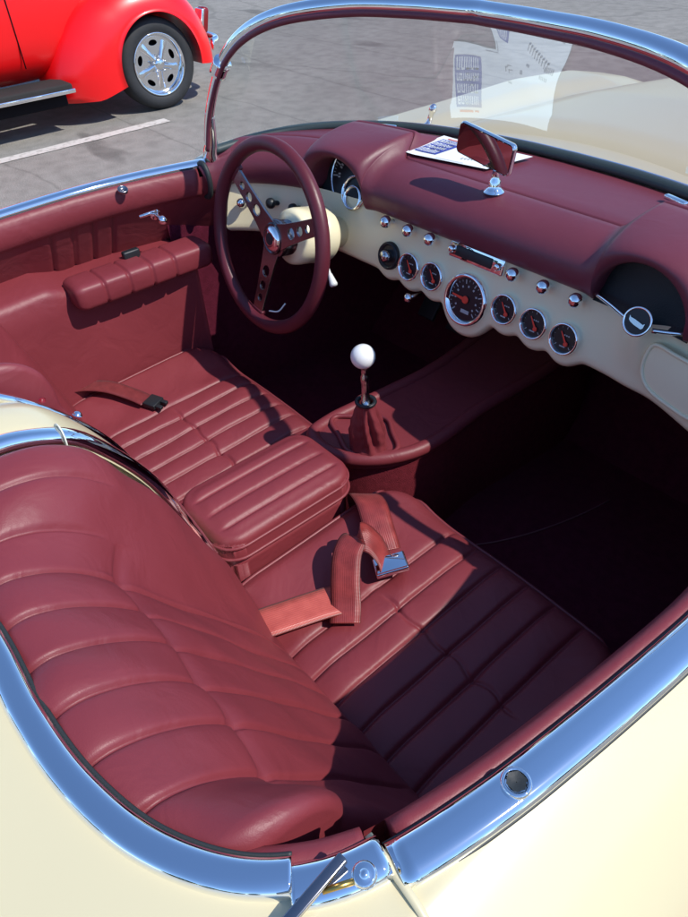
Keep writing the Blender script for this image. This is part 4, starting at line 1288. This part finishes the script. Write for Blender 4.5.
for s in (1, -1):
    xa, xb = XC+s*.62, XC+s*.80+s*.075
    xs_ = sorted((xa, xb))
    y0, y1 = FY+.60, WY-.715
    V, F = rbox_data(((xs_[0]+xs_[1])/2, (y0+y1)/2, .292), ((xs_[1]-xs_[0])/2, (y1-y0)/2, .020), .012); rb = rmk('running_board', V, F, M['grip'])
    V, F = rbox_data((xb+s*.006, (y0+y1)/2, .268), (.008, (y1-y0)/2+.01, .013), .005); rmk('board_trim', V, F, M['chrome'], rb)
    V, F = rbox_data(((xa+xb)/2-s*.03, (y0+y1)/2, .22), (abs(xb-xa)/2-.05, (y1-y0)/2-.03, .055), .01); rmk('sill', V, F, M['under'])
    # door shut lines and handle
    for y in (.12, 1.42):
        hwx = .715 if y < 1 else .708
        V, F = rbox_data((XC+s*(hwx-.003), y, .75), (.004, .003, .34), 0); rmk('door_gap', V, F, M['under'])
    V, F = rbox_data((XC+s*.735, 1.28, .92), (.012, .055, .010), .006); rmk('door_handle', V, F, M['chrome'])
    # tail lamp on the back of the fender
    V, F = rbox_data((XC+s*.60, WY+.525, .50), (.050, .030, .085), .022, Matrix.Rotation(radians(-14), 3, 'X')); tlp = rmk('tail_lamp', V, F, M['tail'])
    V, F = rbox_data((XC+s*.60, WY+.495, .49), (.052, .014, .088), .010, Matrix.Rotation(radians(-14), 3, 'X')); rmk('lamp_bezel', V, F, M['chrome'], tlp)
    V, F = lathe_data([(.05, -.02), (.085, 0), (.085, .02), (.06, .04), (.0004, .05)], (XC+s*.52, -1.32, .62), (0, -1, .1), 28); rmk('headlight', V, F, M['chrome'])
bp_ = [(XC+.66, 2.90, .34), (XC+.60, 2.98, .34), (XC+.3, 3.03, .34), (XC, 3.04, .34), (XC-.3, 3.03, .34), (XC-.60, 2.98, .34), (XC-.66, 2.90, .34)]
V, F = sweep_data(spline(bp_, 6), circ(.018, 12, .045)); rmk('bumper', V, F, M['chrome'])
V, F = sweep_data(spline([(x, -1.0-(y-1.0)+.02, z) for x, y, z in bp_], 6), circ(.018, 12, .045)); rmk('bumper', V, F, M['chrome'])

# ================================================================== LIGHT, SKY, CAMERA
SUN = Vector((.76, .33, 1.0)).normalized()
ld = bpy.data.lights.new('sun', 'SUN'); ld.energy = 4.7; ld.angle = radians(.53); ld.color = (1, .955, .89)
lo = bpy.data.objects.new('sun', ld); COL.objects.link(lo); lo.rotation_euler = SUN.to_track_quat('Z', 'Y').to_euler(); lo.location = SUN*20
w = bpy.data.worlds.new('World'); SC.world = w; w.use_nodes = True
N, L = w.node_tree.nodes, w.node_tree.links
sk = N.new('ShaderNodeTexSky'); sk.sky_type = 'NISHITA'; sk.sun_disc = False
sk.sun_elevation = math.asin(SUN.z); sk.sun_rotation = atan2(SUN.x, SUN.y)
sk.altitude = 300; sk.air_density = 1.0; sk.dust_density = .1; sk.ozone_density = 7.0
bg = N['Background']; bg.inputs['Strength'].default_value = .215; L.new(sk.outputs['Color'], bg.inputs['Color'])

cam = bpy.data.cameras.new('camera'); co = bpy.data.objects.new('camera', cam); COL.objects.link(co)
R = ((.64743635, .76100315, -.04123572), (-.48263859, .45128504, .75060096), (.58981876, -.46606439, .65946782))
mw = Matrix.Identity(4)
for r in range(3):
    for c in range(3): mw[c][r] = R[r][c]
mw.translation = (.78570202, -.24299312, 1.34321707)
co.matrix_world = mw
cam.sensor_fit = 'HORIZONTAL'; cam.sensor_width = 36; cam.lens = 36*674.741/688; cam.clip_start = .02; cam.clip_end = 2000
SC.camera = co
SC.view_settings.view_transform = 'Standard'; SC.view_settings.look = 'None'; SC.view_settings.exposure = 0; SC.view_settings.gamma = 1
SC.render.engine = 'CYCLES'; SC.cycles.max_bounces = 8; SC.cycles.transparent_max_bounces = 12; SC.cycles.use_denoising = True
